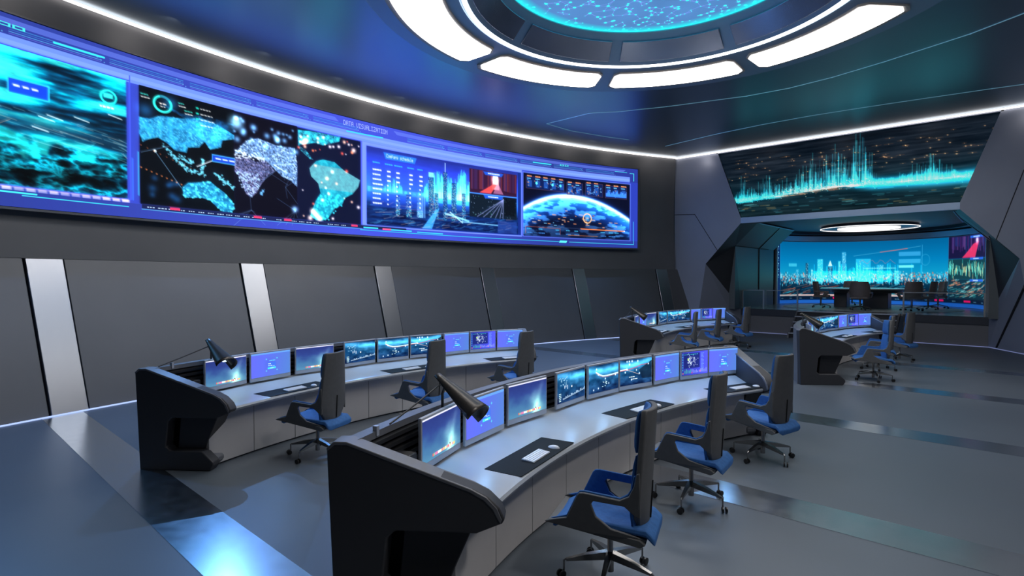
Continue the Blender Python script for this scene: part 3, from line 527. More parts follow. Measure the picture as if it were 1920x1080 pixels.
# ------------------------------------------------------------------ mesh helpers
class MB:
    def __init__(s): s.v = []; s.f = []; s.uv = None
    def add(s, vs, fs):
        n = len(s.v); s.v += [tuple(v) for v in vs]; s.f += [tuple(i+n for i in f) for f in fs]; return s
    def box(s, c, d, rz=0, rx=0, ry=0):
        m = Matrix.Rotation(rz, 3, 'Z') @ Matrix.Rotation(ry, 3, 'Y') @ Matrix.Rotation(rx, 3, 'X'); c = Vector(c)
        vs = [c+m @ Vector((x*d[0]/2, y*d[1]/2, z*d[2]/2)) for x in (-1, 1) for y in (-1, 1) for z in (-1, 1)]
        return s.add(vs, [(0, 1, 3, 2), (4, 6, 7, 5), (0, 4, 5, 1), (2, 3, 7, 6), (0, 2, 6, 4), (1, 5, 7, 3)])
    def prism(s, pts, off):       # pts: 3-D polygon, off: extrusion vector
        n = len(pts); off = Vector(off); vs = [Vector(p) for p in pts]; vs += [v+off for v in vs]
        return s.add(vs, [tuple(range(n))[::-1], tuple(range(n, 2*n))]+[(i, (i+1) % n, n+(i+1) % n, n+i) for i in range(n)])
    def sweep(s, prof, fn, a0, a1, n, close=True):   # prof [(R,z)], fn(R, ang, z) -> point
        k = len(prof); vs = []
        for i in range(n+1):
            a = a0+(a1-a0)*i/n; vs += [fn(R, a, z) for R, z in prof]
        fs = [(i*k+j, i*k+(j+1) % k, (i+1)*k+(j+1) % k, (i+1)*k+j) for i in range(n) for j in range(k if close else k-1)]
        if close: fs += [tuple(range(k))[::-1], tuple(n*k+j for j in range(k))]
        return s.add(vs, fs)
    def ringsweep(s, prof, c, n=96, a0=0, a1=360):
        full = abs(a1-a0) >= 360; k = len(prof); m = n if full else n+1; vs = []
        for i in range(m):
            a = R_(a0+(a1-a0)*i/n); vs += [(c[0]+r*math.cos(a), c[1]+r*math.sin(a), z) for r, z in prof]
        fs = [(i*k+j, i*k+(j+1) % k, ((i+1) % m)*k+(j+1) % k, ((i+1) % m)*k+j) for i in range(n) for j in range(k)]
        if not full: fs += [tuple(range(k)), tuple((m-1)*k+j for j in range(k))]
        return s.add(vs, fs)
    def tube(s, pts, r, n=10, r2=None):
        P = [Vector(p) for p in pts]; vs = []; up0 = None
        for i, p in enumerate(P):
            d = (P[min(i+1, len(P)-1)]-P[max(i-1, 0)]).normalized()
            a = d.orthogonal().normalized() if up0 is None else (up0-d*up0.dot(d)).normalized(); up0 = a; b = d.cross(a)
            rr = r if r2 is None else r+(r2-r)*i/(len(P)-1)
            vs += [p+(a*math.cos(2*PI*j/n)+b*math.sin(2*PI*j/n))*rr for j in range(n)]
        fs = [(i*n+j, i*n+(j+1) % n, (i+1)*n+(j+1) % n, (i+1)*n+j) for i in range(len(P)-1) for j in range(n)]
        fs += [tuple(range(n))[::-1], tuple((len(P)-1)*n+j for j in range(n))]
        return s.add(vs, fs)
    def lathe(s, prof, c=(0, 0, 0), n=20, axis='Z'):
        k = len(prof); vs = []
        for i in range(n):
            a = 2*PI*i/n
            for r, z in prof:
                p = (r*math.cos(a), r*math.sin(a), z) if axis == 'Z' else (r*math.cos(a), z, r*math.sin(a))
                vs.append((p[0]+c[0], p[1]+c[1], p[2]+c[2]))
        fs = [(i*k+j, i*k+j+1, ((i+1) % n)*k+j+1, ((i+1) % n)*k+j) for i in range(n) for j in range(k-1)]
        fs += [tuple(i*k for i in range(n)), tuple(i*k+k-1 for i in range(n))]
        return s.add(vs, fs)
    def grid(s, P, uv=None):      # P rows x cols of points
        r, c = len(P), len(P[0]); n = len(s.v); s.v += [tuple(p) for row in P for p in row]
        s.f += [(n+i*c+j, n+i*c+j+1, n+(i+1)*c+j+1, n+(i+1)*c+j) for i in range(r-1) for j in range(c-1)]
        if uv: s.uv = [q for row in uv for q in row]
        return s
def mk(name, mb, m, parent=None, bevel=0, smooth=35, sub=0, solid=0):
    me = bpy.data.meshes.new(name); me.from_pydata(mb.v, [], mb.f)
    if mb.uv:
        l = me.uv_layers.new(name='UVMap')
        for lp in me.loops: l.data[lp.index].uv = mb.uv[lp.vertex_index]
    me.materials.append(m)
    if not mb.uv:
        b = bmesh.new(); b.from_mesh(me); bmesh.ops.recalc_face_normals(b, faces=b.faces); b.to_mesh(me); b.free()
    if smooth:
        me.polygons.foreach_set('use_smooth', [True]*len(me.polygons)); me.set_sharp_from_angle(angle=R_(smooth))
    o = bpy.data.objects.new(name, me); C.objects.link(o)
    if parent: o.parent = parent
    if solid: q = o.modifiers.new('t', 'SOLIDIFY'); q.thickness = solid; q.offset = -1
    if sub: q = o.modifiers.new('s', 'SUBSURF'); q.levels = sub; q.render_levels = sub
    if bevel: q = o.modifiers.new('b', 'BEVEL'); q.width = bevel; q.segments = 2; q.limit_method = 'ANGLE'; q.angle_limit = R_(40)
    return o
def tag(o, label=None, cat=None, group=None, kind=None):
    if label: o['label'] = label
    if cat: o['category'] = cat
    if group: o['group'] = group
    if kind: o['kind'] = kind
    return o
def thing(name, loc, rz, label, cat, group=None):
    o = bpy.data.objects.new(name, None); C.objects.link(o); o.location = loc; o.rotation_euler = (0, 0, rz); o.empty_display_size = .1
    return tag(o, label, cat, group)
def struct(name, mb, m, label=None, **k): return tag(mk(name, mb, m, **k), label, None, None, 'structure')
KIDS = {}
def kids(o): return [c for c in C.objects if c.parent == o]
def dup(o, parent=None):
    c = o.copy(); C.objects.link(c)
    if parent: c.parent = parent
    for k in o.children: dup(k, c)
    return c

# ------------------------------------------------------------------ room shell
WC = (14.4, 9.1)
def WP(R, a, z): return (WC[0]-R*math.cos(R_(a)), WC[1]+R*math.sin(R_(a)), z)
RWC = (-23.6, 9.1)
def RP(R, a, z): return (RWC[0]+R*math.cos(R_(a)), RWC[1]+R*math.sin(R_(a)), z)
AX = -4.6; VE = 22.0; VB = 24.0; ZC = 7.3; ZD = .98
# floor
struct('floor', MB().box((-4.6, 10, -.1), (26, 30, .2)), M['floor'], 'dark grey matt floor')
for i, v in enumerate((1.83, 5.93, 9.9, 13.85, 17.75)):
    R0 = 27.2; a = math.degrees(math.asin((v-9.1)/R0)); u0 = WC[0]-R0*math.cos(R_(a))+.03
    mb = MB().box(((u0+4.3)/2, v, .002), (4.3-u0, .56, .004)); struct('trim_%d' % (i+1), mb, M['stripe'], 'flush brushed steel strip across the floor')
# left wall: upper part, slanted dado, pillars
bulge = lambda z: 28.0+.10*math.sin(PI*(z-2.63)/4.7)
prof = [(bulge(z), z) for z in np.linspace(2.63, ZC, 9)]
struct('wall_left', MB().sweep(prof+[(28.5, ZC), (28.5, 2.63)], WP, -27.5, 27.2, 80), M['wall'], 'tall curved grey wall carrying the video wall')
PANG = [-23.3, -15.25, -7.1, .75, 8.9, 17.35, 25.75]
edges = []
pa = -27.5
for k, p in enumerate(PANG+[29.4]):
    a0 = pa; a1 = p-.62 if k < len(PANG) else 27.9
    mb = MB().sweep([(27.2, 0), (28.0, 2.63), (28.2, 2.63), (27.6, 0)], WP, a0, a1, 16)
    struct('wall_left_dado', mb, M['dado'], 'slanted grey wall panel between steel pillars', bevel=.008)
    pa = p+.62
struct('trim_20', MB().sweep([(27.28, 0), (28.05, 2.6), (28.1, 2.6), (27.5, 0)], WP, -27.5, 27.85, 60), M['seam'], 'dark backing behind the wall panels')
for k, p in enumerate(PANG):
    mb = MB().sweep([(27.17, 0), (27.97, 2.63), (28.2, 2.63), (27.6, 0)], WP, p-.57, p+.57, 3)
    struct('trim_%d' % (30+k), mb, M['pillar'], 'slanted brushed steel pilaster on the curved wall', bevel=.01)
struct('baseboard_left', MB().sweep([(27.13, 0), (27.13, .018), (27.17, .018), (27.17, 0)], WP, -27, 27.6, 90), M['ledblue'], 'thin glowing blue line at the foot of the curved wall')
struct('trim_21', MB().sweep([(27.90, 7.245), (27.90, 7.29), (27.94, 7.29), (27.94, 7.245)], WP, -27, 27.1, 110), M['led'], 'thin white light line where the curved wall meets the ceiling')
# right wall and back wall (behind and beside the camera)
struct('wall_right', MB().sweep([(28, 0), (28, ZC), (28.4, ZC), (28.4, 0)], RP, -27.5, 27.4, 40), M['wall'], 'curved grey wall to the right')
struct('wall_back', MB().box((-4.6, -3.95, 3.65), (16, .3, 7.3)), M['wall'], 'grey wall behind the viewpoint')
# ceiling with round opening
RC = (-4.61, 8.92)
mb = MB(); n = 96; ux0, ux1, vy0, vy1 = -14.2, 5.0, -4.1, 22.2
inner, outer = [], []
for i in range(n):
    a = 2*PI*i/n; cx, sy = math.cos(a), math.sin(a); inner.append((RC[0]+3.36*cx, RC[1]+3.36*sy, ZC))
    t = min([((ux1-RC[0])/cx if cx > 1e-6 else 1e9), ((ux0-RC[0])/cx if cx < -1e-6 else 1e9), ((vy1-RC[1])/sy if sy > 1e-6 else 1e9), ((vy0-RC[1])/sy if sy < -1e-6 else 1e9)])
    outer.append((RC[0]+t*cx, RC[1]+t*sy, ZC))
for cxx, cyy in ((ux0, vy0), (ux0, vy1), (ux1, vy0), (ux1, vy1)):
    j = min(range(n), key=lambda i: (outer[i][0]-cxx)**2+(outer[i][1]-cyy)**2); outer[j] = (cxx, cyy, ZC)
vs = inner+outer+[(x, y, z+.3) for x, y, z in inner]+[(x, y, z+.3) for x, y, z in outer]
fs = []
for i in range(n):
    j = (i+1) % n; fs += [(i, j, n+j, n+i), (2*n+i, 3*n+i, 3*n+j, 2*n+j), (i, 2*n+i, 2*n+j, j), (n+i, n+j, 3*n+j, 3*n+i)]
mb.add(vs, fs); struct('ceiling', mb, M['ceiling'], 'dark glossy blue grey ceiling', smooth=0)
# ring flange, cone, cone panels
struct('trim_50', MB().ringsweep([(3.50, ZC-.06), (5.15, ZC-.06), (5.2, ZC-.001), (3.50, ZC-.001)], RC, 128), M['ring'], 'flat round frame holding the ceiling light panels')
struct('trim_51', MB().ringsweep([(3.36, ZC-.05), (2.84, 7.78), (2.84, 7.95), (3.5, 7.95), (3.5, ZC-.001)], RC, 128), M['ring'], 'dark conical soffit around the round ceiling screen')
for i in range(8):
    a0 = 45*i+2.2; a1 = 45*i+42.8
    pr = [(3.29, ZC+.02), (2.93, 7.70), (2.91, 7.68), (3.265, ZC+.015)]
    pr = [(3.30, 7.32), (2.96, 7.64), (2.93, 7.62), (3.27, 7.30)]
    struct('trim_%d' % (60+i), MB().ringsweep(pr, RC, 16, a0, a1), M['cone_panel'], 'dark glossy panel on the conical soffit', bevel=.012)
o = mk('led_ring', MB().ringsweep([(3.38, ZC-.075), (3.45, ZC-.075), (3.45, ZC-.02), (3.38, ZC-.02)], RC, 128), M['ledring'])
tag(o, 'thin glowing white ring just inside the big ceiling light panels', 'light')
DIRS = ['at the right edge of the opening', 'far right, above the end screen', 'at the far side, right of centre', 'at the far side, left of centre', 'on the left, nearest the video wall', 'behind the viewpoint towards the left', 'behind the viewpoint', 'behind the viewpoint towards the right']
for i in range(8):
    a0 = 45*i+2.0; a1 = 45*i+43.0; am = R_((a0+a1)/2)
    # rounded ends
    def panel(z0, z1, ri, ro, g):
        pts = []; nn = 24; rc = .14
        for k in range(nn+1):
            a = a0+g+(a1-a0-2*g)*k/nn; e = min(k, nn-k)/nn*(a1-a0)*PI/180*4.2; q = rc-math.sqrt(max(0, rc*rc-max(0, rc-e)**2))
            pts.append((a, ri+q*1., ro-q*1.))
        vs = []
        for a, r0, r1 in pts:
            for r, z in ((r0, z0), (r1, z0), (r1, z1), (r0, z1)): vs.append((RC[0]+r*math.cos(R_(a)), RC[1]+r*math.sin(R_(a)), z))
        fs = [(4*k+j, 4*k+(j+1) % 4, 4*k+4+(j+1) % 4, 4*k+4+j) for k in range(nn) for j in range(4)]+[(0, 1, 2, 3), tuple(4*nn+j for j in (3, 2, 1, 0))]
        return MB().add(vs, fs)
    t = thing('ceiling_light', (0, 0, 0), 0, 'curved white ceiling light panel '+DIRS[i], 'ceiling light', 'curved light panels of the ceiling ring')
    mk('frame', panel(ZC-.10, ZC-.061, 3.74, 4.80, 0), M['bezel'], t); mk('diffuser', panel(ZC-.112, ZC-.10, 3.79, 4.70, .45), M['white'], t)
# round ceiling screen
nn = 96; mb = MB(); mb.v = [(RC[0], RC[1], 7.8)]+[(RC[0]+2.84*math.cos(2*PI*i/nn), RC[1]+2.84*math.sin(2*PI*i/nn), 7.8) for i in range(nn)]
mb.f = [(0, 1+(i+1) % nn, 1+i) for i in range(nn)]; mb.uv = [(.5, .5)]+[(.5+.5*math.cos(2*PI*i/nn), .5+.5*math.sin(2*PI*i/nn)) for i in range(nn)]
t = thing('ceiling_screen', (0, 0, 0), 0, 'round ceiling screen showing a cyan network globe', 'screen')
mk('display', mb, screen_mat('network_screen', paint_globe(), 1.15), t, smooth=0)
mk('housing', MB().lathe([(2.83, 7.83), (2.83, 7.9)], (RC[0], RC[1], 0), 48), M['ceil_dark'], t)
# thin ceiling grooves, reflected brightness imitated by a faint emission
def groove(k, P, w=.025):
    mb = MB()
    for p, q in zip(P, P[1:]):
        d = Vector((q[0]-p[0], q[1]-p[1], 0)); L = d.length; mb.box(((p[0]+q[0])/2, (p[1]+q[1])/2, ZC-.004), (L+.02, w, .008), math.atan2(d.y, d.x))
    struct('trim_%d' % k, mb, M['groove'], 'thin seam line in the dark ceiling, given a faint glow in place of its reflection')
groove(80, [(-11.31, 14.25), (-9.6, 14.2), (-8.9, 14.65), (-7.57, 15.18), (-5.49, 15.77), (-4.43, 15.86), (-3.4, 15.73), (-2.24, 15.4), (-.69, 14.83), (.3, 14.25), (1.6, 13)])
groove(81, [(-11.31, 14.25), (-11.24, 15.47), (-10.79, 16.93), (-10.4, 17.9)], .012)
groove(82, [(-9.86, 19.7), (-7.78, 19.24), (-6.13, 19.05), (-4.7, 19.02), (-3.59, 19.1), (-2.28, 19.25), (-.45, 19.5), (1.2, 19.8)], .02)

# ------------------------------------------------------------------ end wall with hexagonal portal
Tt = 3.32; Vv = 4.70; Dd = 3.99
def EW(x, v, z): return (AX+.07+x, v, z)
def slab(name, pts, m, label, depth=.25, v=VE): return struct(name, MB().prism([EW(x, v, z) for x, z in pts], (0, depth, 0)), m, label, smooth=0)
for s, nm in ((-1, 'wall_end_left'), (1, 'wall_end_right')):
    P = [(s*6.05, 0), (s*6.05, ZC), (s*4.26, ZC), (s*Tt, 4.62), (s*Tt, 4.4), (s*Vv, 2.85), (s*5.12, 0)]
    slab(nm, P, M['endwall'], 'angular blue grey wall panel beside the hexagonal opening', .03)
    # splayed foot between wall plane and platform front
    q = [EW(s*Vv, VE, 2.85), EW(s*Dd, VB, ZD), EW(s*Dd, VB, 0), EW(s*5.12, VE, 0)]
    struct(nm+'_foot', MB().add(q, [(0, 1, 2), (0, 2, 3)]), M['endwall'], 'slanted foot of the portal frame', smooth=0)
    # reveals
    rv = [EW(s*Tt, VE, 4.4), EW(s*Vv, VE, 2.85), EW(s*4.0, 23.3, 3.6), EW(s*3.1, 23.3, 4.5), EW(s*4.0, 23.3, ZD), EW(s*Dd, VB, ZD)]
    struct(nm+'_reveal', MB().add(rv, [(0, 1, 2, 3), (1, 5, 4, 2)]), M['reveal'], 'dark slanted inner side of the hexagonal opening', smooth=0)
    # seam lines
    mb = MB()
    S = [(s*6.05, 4.93), (s*5.17, 4.88), (s*4.22, 3.37)] if s < 0 else [(4.76, 5.43), (4.17, 3.41)]
    for p, q2 in zip(S, S[1:]):
        a = EW(p[0], VE-.004, p[1]); b = EW(q2[0], VE-.004, q2[1]); mb.tube([a, b], .012, 6)
    if s > 0: mb.tube([EW(4.86, VE-.01, 2.2), EW(4.80, VE-.01, 1.99), EW(4.2, 23.6, .05)], .03, 6)
    struct('trim_%d' % (90 if s < 0 else 91), mb, M['seam'], 'dark panel seam on the end wall')
struct('wall_end_lip', MB().prism([EW(-Tt, VE, 4.40), EW(Tt, VE, 4.40), EW(Tt-.0, VE, 4.62), EW(-Tt, VE, 4.62)], (0, .12, 0)), M['alcovetrim'], 'pale bar between the upper screen and the opening', smooth=0)
struct('wall_end_top', MB().prism([EW(-4.3, VE, 7.22), EW(4.3, VE, 7.22), EW(4.3, VE, 7.3), EW(-4.3, VE, 7.3)], (0, .3, 0)), M['endwall'], 'narrow wall strip above the upper screen', smooth=0)
struct('wall_end_core', MB().box((AX+.07, VE+.42, 5.9), (12.2, .1, 2.8)), M['wall'], 'wall body behind the upper screen')
# curved bulging LED line along the top
pts = [EW(x, VE-.10, 7.26) for x in np.linspace(-6.0, 6.0, 24)]
mb = MB(); mb.prism([(p[0], p[1], 7.245) for p in pts]+[(p[0], VE-.06, 7.245) for p in pts[::-1]], (0, 0, .045))
struct('trim_22', mb, M['led'], 'thin white light line where the end wall meets the ceiling')
# upper screen
x0, x1, z0, z1 = -4.30, 4.24, 4.62, 7.22
def quv(x, z): return ((x-x0)/(x1-x0), (z-z0)/(z1-z0))
rows = []; uvs = []
for k in range(9):
    z = z0+(z1-z0)*k/8; hw = Tt+(4.24-Tt)*k/8; rows.append([EW(-hw+2*hw*j/16, VE+.10, z) for j in range(17)]); uvs.append([quv(-hw+2*hw*j/16, z) for j in range(17)])
t = thing('wall_screen', (0, 0, 0), 0, 'wide trapezoid screen with cyan data spikes above the hexagonal opening', 'screen')
mk('display', MB().grid(rows, uvs), screen_mat('data_screen', paint_end(), .78), t, smooth=0)
mk('backing', MB().prism([EW(-Tt, VE+.12, z0), EW(Tt, VE+.12, z0), EW(4.24, VE+.12, z1), EW(-4.24, VE+.12, z1)], (0, .15, 0)), M['seam'], t, smooth=0)

# raised meeting room
CC = (-4.65, 28.3); CR = 4.0
mb = MB(); pts = [EW(-Dd-.2, VB, 0), EW(Dd+.2, VB, 0), EW(5.2, 33, 0), EW(-5.2, 33, 0)]
struct('floor_raised', MB().prism([(p[0], p[1]+.02, ZD-.06) for p in pts], (0, 0, .06)), M['dais_top'], 'raised floor of the meeting alcove', smooth=0)
for s in (-1, 1):
    xa, xb = (s*Dd, AX+.07-0) , 0
    xs = sorted((s*Dd, s*1.68)) ; cx = AX+.07+(xs[0]+xs[1])/2; w = xs[1]-xs[0]
    struct('wall_platform', MB().box((cx, VB+.08, .36), (w, .1, .72)), M['dais_face'], 'low grey front wall of the platform')
    struct('trim_%d' % (95+s), MB().box((cx, VB+.06, .85), (w, .16, .26)), M['dais_edge'], 'dark edge band of the platform')
struct('baseboard_end', MB().box((AX+.07, VB-.02, .009), (2*Dd, .035, .018)).box((AX+.07+4.56, 23.0, .009), (.035, 2.3, .018), R_(29.5)), M['ledend'], 'thin glowing line at the foot of the platform')
for s in (-1, 1):
    struct('wall_alcove_side', MB().prism([EW(s*4.0, 23.3, ZD), EW(s*4.0, 23.3, 3.6), EW(s*3.1, 23.3, 4.5), EW(s*3.6, 23.3, 4.6), EW(s*4.3, 23.3, 3.7), EW(s*4.3, 23.3, ZD)], (0, 5.0, 0)), M['confwall'], 'side wall of the meeting alcove', smooth=0)
    mb = MB().tube([EW(s*3.985, 26.2, 1.75), EW(s*3.985, 26.2, 3.6), EW(s*3.1, 26.2, 4.5)], .02, 6).tube([EW(s*3.985, 23.3, 3.6), EW(s*3.985, 27.5, 3.6)], .015, 6)
    struct('trim_%d' % (100+s), mb, M['seam'], 'dark seam on the alcove side wall')
    struct('trim_%d' % (104+s), MB().tube([EW(s*3.08, 23.3, 4.49), EW(s*3.08, 28.2, 4.49)], .025, 6), M['alcovetrim'], 'pale ceiling trim of the meeting alcove')
struct('ceiling_alcove', MB().box((AX, 28.3, 4.62), (10.6, 11.4, .14)).box((AX+.07, 22.42, 4.49), (6.4, .5, .14)), M['alcoveceil'], 'grey ceiling of the meeting alcove')
def CP(R, a, z): return (CC[0]+R*math.sin(R_(a)), CC[1]+R*math.cos(R_(a)), z)
struct('wall_alcove', MB().sweep([(4.1, ZD), (4.1, 4.55), (4.3, 4.55), (4.3, ZD)], CP, -92, 92, 60), M['confwall'], 'curved wall behind the meeting room screen')
struct('trim_110', MB().sweep([(3.9, 4.12), (3.86, 4.36), (4.09, 4.36), (4.09, 4.12)], CP, -86, 86, 60), M['alcovetrim'], 'pale blue band above the curved meeting room screen')
struct('trim_111', MB().sweep([(3.4, 4.42), (3.4, 4.549), (4.09, 4.549), (4.09, 4.42)], CP, -90, 90, 60), M['ceil_dark'], 'dark stepped ceiling edge in the alcove')
rows = []; uvs = []
for z in (1.0, 4.08): rows.append([CP(3.98, -80+160*j/64, z) for j in range(65)]); uvs.append([(j/64, 0 if z < 2 else 1) for j in range(65)])
t = thing('curved_screen', (0, 0, 0), 0, 'curved screen with a cyan city skyline in the raised meeting room', 'screen')
mk('display', MB().grid(rows, uvs), screen_mat('city_screen', paint_city(), .95), t, smooth=60)
mk('frame', MB().sweep([(4.0, ZD), (4.0, 4.1), (4.06, 4.1), (4.06, ZD)], CP, -81, 81, 48).sweep([(3.93, ZD), (3.93, 4.1), (4.03, 4.1), (4.03, ZD)], CP, -82, -80.3, 2).sweep([(3.93, ZD), (3.93, 4.1), (4.03, 4.1), (4.03, ZD)], CP, 80.3, 82, 2), M['monitor'], t)
o = mk('round_floor_inlay', MB().lathe([(3.3, ZD), (3.3, ZD+.012), (.01, ZD+.012)], (CC[0], CC[1], 0), 64), M['carpet']); tag(o, 'pale round inlay on the platform under the meeting table', None, None, 'structure'); o.name = 'floor_inlay'
t = thing('round_ceiling_lamp', (CC[0], CC[1], 4.42), 0, 'round white ceiling lamp with outer ring over the meeting table', 'ceiling lamp')
mk('diffuser', MB().lathe([(1.16, .02), (1.16, -.02), (.01, -.02)], n=64), M['white2'], t); mk('outer_ring', MB().ringsweep([(1.815, .0), (1.835, .0), (1.835, .02), (1.815, .02)], (0, 0), 64), M['white2'], t)
mk('housing', MB().ringsweep([(1.18, .03), (1.80, .03), (1.80, .125), (1.18, .125)], (0, 0), 64), M['ceil_dark'], t)
# stairs
t = thing('staircase', EW(-.1, 23.4, 0), 0, 'dark five-step staircase leading up to the meeting platform', 'stairs')
for k in range(5):
    y = -.72+k*.27; z = (k+1)*ZD/5.0
    mk('riser', MB().box((0, y+.10, z-.105), (3.3, .03, .15)), M['step'], t)
    mk('tread', MB().box((0, y+.17, z-.015), (3.3, .33, .03)), M['tread'], t)
for s in (-1, 1): mk('stringer', MB().prism([(s*1.69, -.75, 0), (s*1.69, -.5, 0), (s*1.69, .75, ZD-.05), (s*1.69, .75, ZD+.02), (s*1.69, .55, ZD+.02), (s*1.69, -.75, .12)], (-s*.06, 0, 0)), M['dais_face'], t)
# railings
def railing(xa, xb, label, posts):
    t = thing('glass_railing', EW(0, VB+.12, ZD), 0, label, 'railing', 'glass railings of the platform')
    mk('handrail', MB().box(((xa+xb)/2, 0, .78), (xb-xa, .05, .03)), M['railing'], t)
    for p in posts: mk('post', MB().box((p, 0, .385), (.05, .04, .77)), M['railing'], t)
    mk('glass_panel', MB().box(((xa+xb)/2, .0, .40), (xb-xa-.02, .012, .70)), M['glass'], t)
railing(-1.68+3.33, 3.9, 'glass railing with steel handrail right of the platform stairs', (1.67, 3.88))
railing(-3.98, -3.1, 'short glass railing at the left end of the platform', (-3.96, -3.12))
railing(-3.0, -1.8, 'glass railing between the alcove side wall and the platform stairs', (-1.82,))

# ------------------------------------------------------------------ main video wall
rows = []; uvs = []; N = 96
for k in range(2):
    z = (3.47, 6.62)[k]; rows.append([WP(27.80, -23+46*j/N, z) for j in range(N+1)]); uvs.append([(j/N, k) for j in range(N+1)])
t = thing('video_wall', (0, 0, 0), 0, 'huge curved blue video wall with maps, city and earth pictures', 'screen')
mk('display', MB().grid(rows, uvs), screen_mat('video_wall_screen', paint_wall(), 1.32), t, smooth=60)
mk('housing', MB().sweep([(27.82, 3.44), (27.82, 6.65), (28.06, 6.65), (28.06, 3.44)], WP, -23.15, 23.15, 90), M['seam'], t)
mb = MB().sweep([(27.78, 3.42), (27.78, 3.46), (27.84, 3.46), (27.84, 3.42)], WP, -23.2, 23.2, 90).sweep([(27.78, 6.63), (27.78, 6.66), (27.84, 6.66), (27.84, 6.63)], WP, -23.2, 23.2, 90)
mb.sweep([(27.78, 3.42), (27.78, 6.66), (27.84, 6.66), (27.84, 3.42)], WP, 23.02, 23.2, 2)
mk('frame', mb, M['wall'], t)

# ------------------------------------------------------------------ consoles
OC = Vector((4.6, 5.45, 0)); RB = 8.3       # local origin sits on the arc of radius RB
def LP(R, a, z): return (RB-R*math.cos(R_(a)), R*math.sin(R_(a)), z)
AE = 24.1
def endpt(s, d, z, off=0):
    # d: distance from the back corner along the end panel, s=-1 near end, +1 far end, off: towards the console's middle
    b = Vector(LP(8.72, s*AE, 0)); n = Vector(LP(7.55, s*(AE-2.15), 0)); e = (n-b).normalized(); q = Vector((-e.y, e.x, 0))*(1 if s < 0 else -1)
    if s < 0 and q.y < 0: q = -q
    if s > 0 and q.y > 0: q = -q
    p = b+e*d+q*off; p.z = z; return p
CON = {
 'B': (0, 0, 'front console', 'nearest curved control console with a black side, in the foreground'),
 'A': (-4.4, 0, 'left console', 'curved control console on the left, before the slanted wall panels'),
 'C': (-4.4, 11.0, 'far console', 'far curved console beside the last wall panels, under the right end of the video wall'),
 'D': (0, 11.0, 'far right console', 'far curved console in front of the platform stairs')}
def make_console(root):
    outer = [(0, 0), (0, 1.16), (.05, 1.21), (.14, 1.21), (.97, .92), (1.07, .87), (1.14, .80), (1.17, .73), (1.15, .70), (.98, .63), (.44, .63), (.385, .58), (.34, .28), (.39, .235), (.79, .235), (.92, .11), (.92, .07), (.87, 0)]
    for s in (-1, 1):
        pl = mk('end_panel', MB().prism([endpt(s, d+.05*(1-z/1.2), z) for d, z in outer], endpt(s, 0, 0, .14)-endpt(s, 0, 0)), M['console_dark'], root, bevel=.012, smooth=30)
        top = [(.0, 1.165), (.05, 1.213), (.14, 1.213), (.97, .923), (1.07, .873), (1.14, .803), (1.172, .73), (1.16, .70), (1.14, .73), (1.11, .79), (1.05, .85), (.96, .90), (.14, 1.19), (.06, 1.19), (.012, 1.15)]
        mk('cap_rail', MB().prism([endpt(s, d, z, -.004) for d, z in top], endpt(s, 0, 0, .155)-endpt(s, 0, 0)), M['console'], root, bevel=.006, smooth=30)
        mk('inset_panel', MB().prism([endpt(s, d, z, .10) for d, z in ((.50, .66), (.98, .66), (.79, .22), (.46, .22))], endpt(s, 0, 0, .25)-endpt(s, 0, 0)), M['console_inset'], root, bevel=.01, smooth=30)
        mk('recess_back', MB().prism([endpt(s, d, z, .26) for d, z in ((.3, .7), (.6, .7), (.6, .2), (.3, .2))], endpt(s, 0, 0, .02)-endpt(s, 0, 0)), M['slit'], root, smooth=0)
        mk('foot_block', MB().prism([endpt(s, d, z, .15) for d, z in ((.45, 0), (.5, .235), (.79, .235), (.92, .11), (.92, .07), (.87, 0))], endpt(s, 0, 0, .15)-endpt(s, 0, 0)), M['console'], root, bevel=.01, smooth=30)
    mk('back_panel', MB().sweep([(8.72, 0), (8.72, 1.15), (8.67, 1.20), (8.57, 1.20), (8.57, 1.15), (8.66, 1.12), (8.66, 0)], LP, -AE+.9, AE-.9, 40), M['console'], root)
    mb = MB()
    for k in range(7): z = 1.14-k*.062; mb.sweep([(8.60, z), (8.55, z-.012), (8.55, z-.042), (8.60, z-.05)], LP, -AE+1.2, AE-1.2, 36)
    mb.sweep([(8.61, .69), (8.61, 1.17), (8.66, 1.17), (8.66, .69)], LP, -AE+1.1, AE-1.1, 30)
    mk('slat_panel', mb, M['slat'], root)
    mk('desktop', MB().sweep([(8.61, .66), (8.61, .795), (8.40, .785), (8.12, .722), (7.79, .72), (7.75, .712), (7.735, .69), (7.75, .665), (7.80, .655)], lambda R, a, z: LP(R, a*(1-(8.61-R)*.078), z), -AE+1.2, AE-1.2, 48), M['desk'], root)
    a = -21.9
    while a < 21.5:
        b = min(a+4.85, 21.9); mk('front_panel', MB().sweep([(7.93, .02), (7.93, .652), (7.98, .652), (7.98, .02)], LP, a+.03, b-.03, 5), M['front'], root, bevel=.003); a += 4.85+0
        if b >= 21.9: break
    mk('plinth', MB().sweep([(7.96, 0), (7.96, .03), (8.64, .03), (8.64, 0)], LP, -22, 22, 24), M['console_inset'], root)
    mk('cable', MB().tube([LP(7.84, -21.9, .725), LP(7.78, -21.3, .727), LP(7.735, -20.9, .724), LP(7.72, -21.0, .70), LP(7.76, -21.6, .66)], .008, 8), M['cable'], root)
    mk('rail_bracket', MB().box(LP(8.58, -21.6, 1.20), (.035, .03, .07), R_(20)), M['monitor'], root)
    mk('socket_block', MB().box(LP(8.47, -20.3, .93), (.16, .11, .13), R_(20)).box(LP(8.47, -20.3, .85), (.2, .03, .02), R_(20)), M['slat'], root, bevel=.01)
proto = None
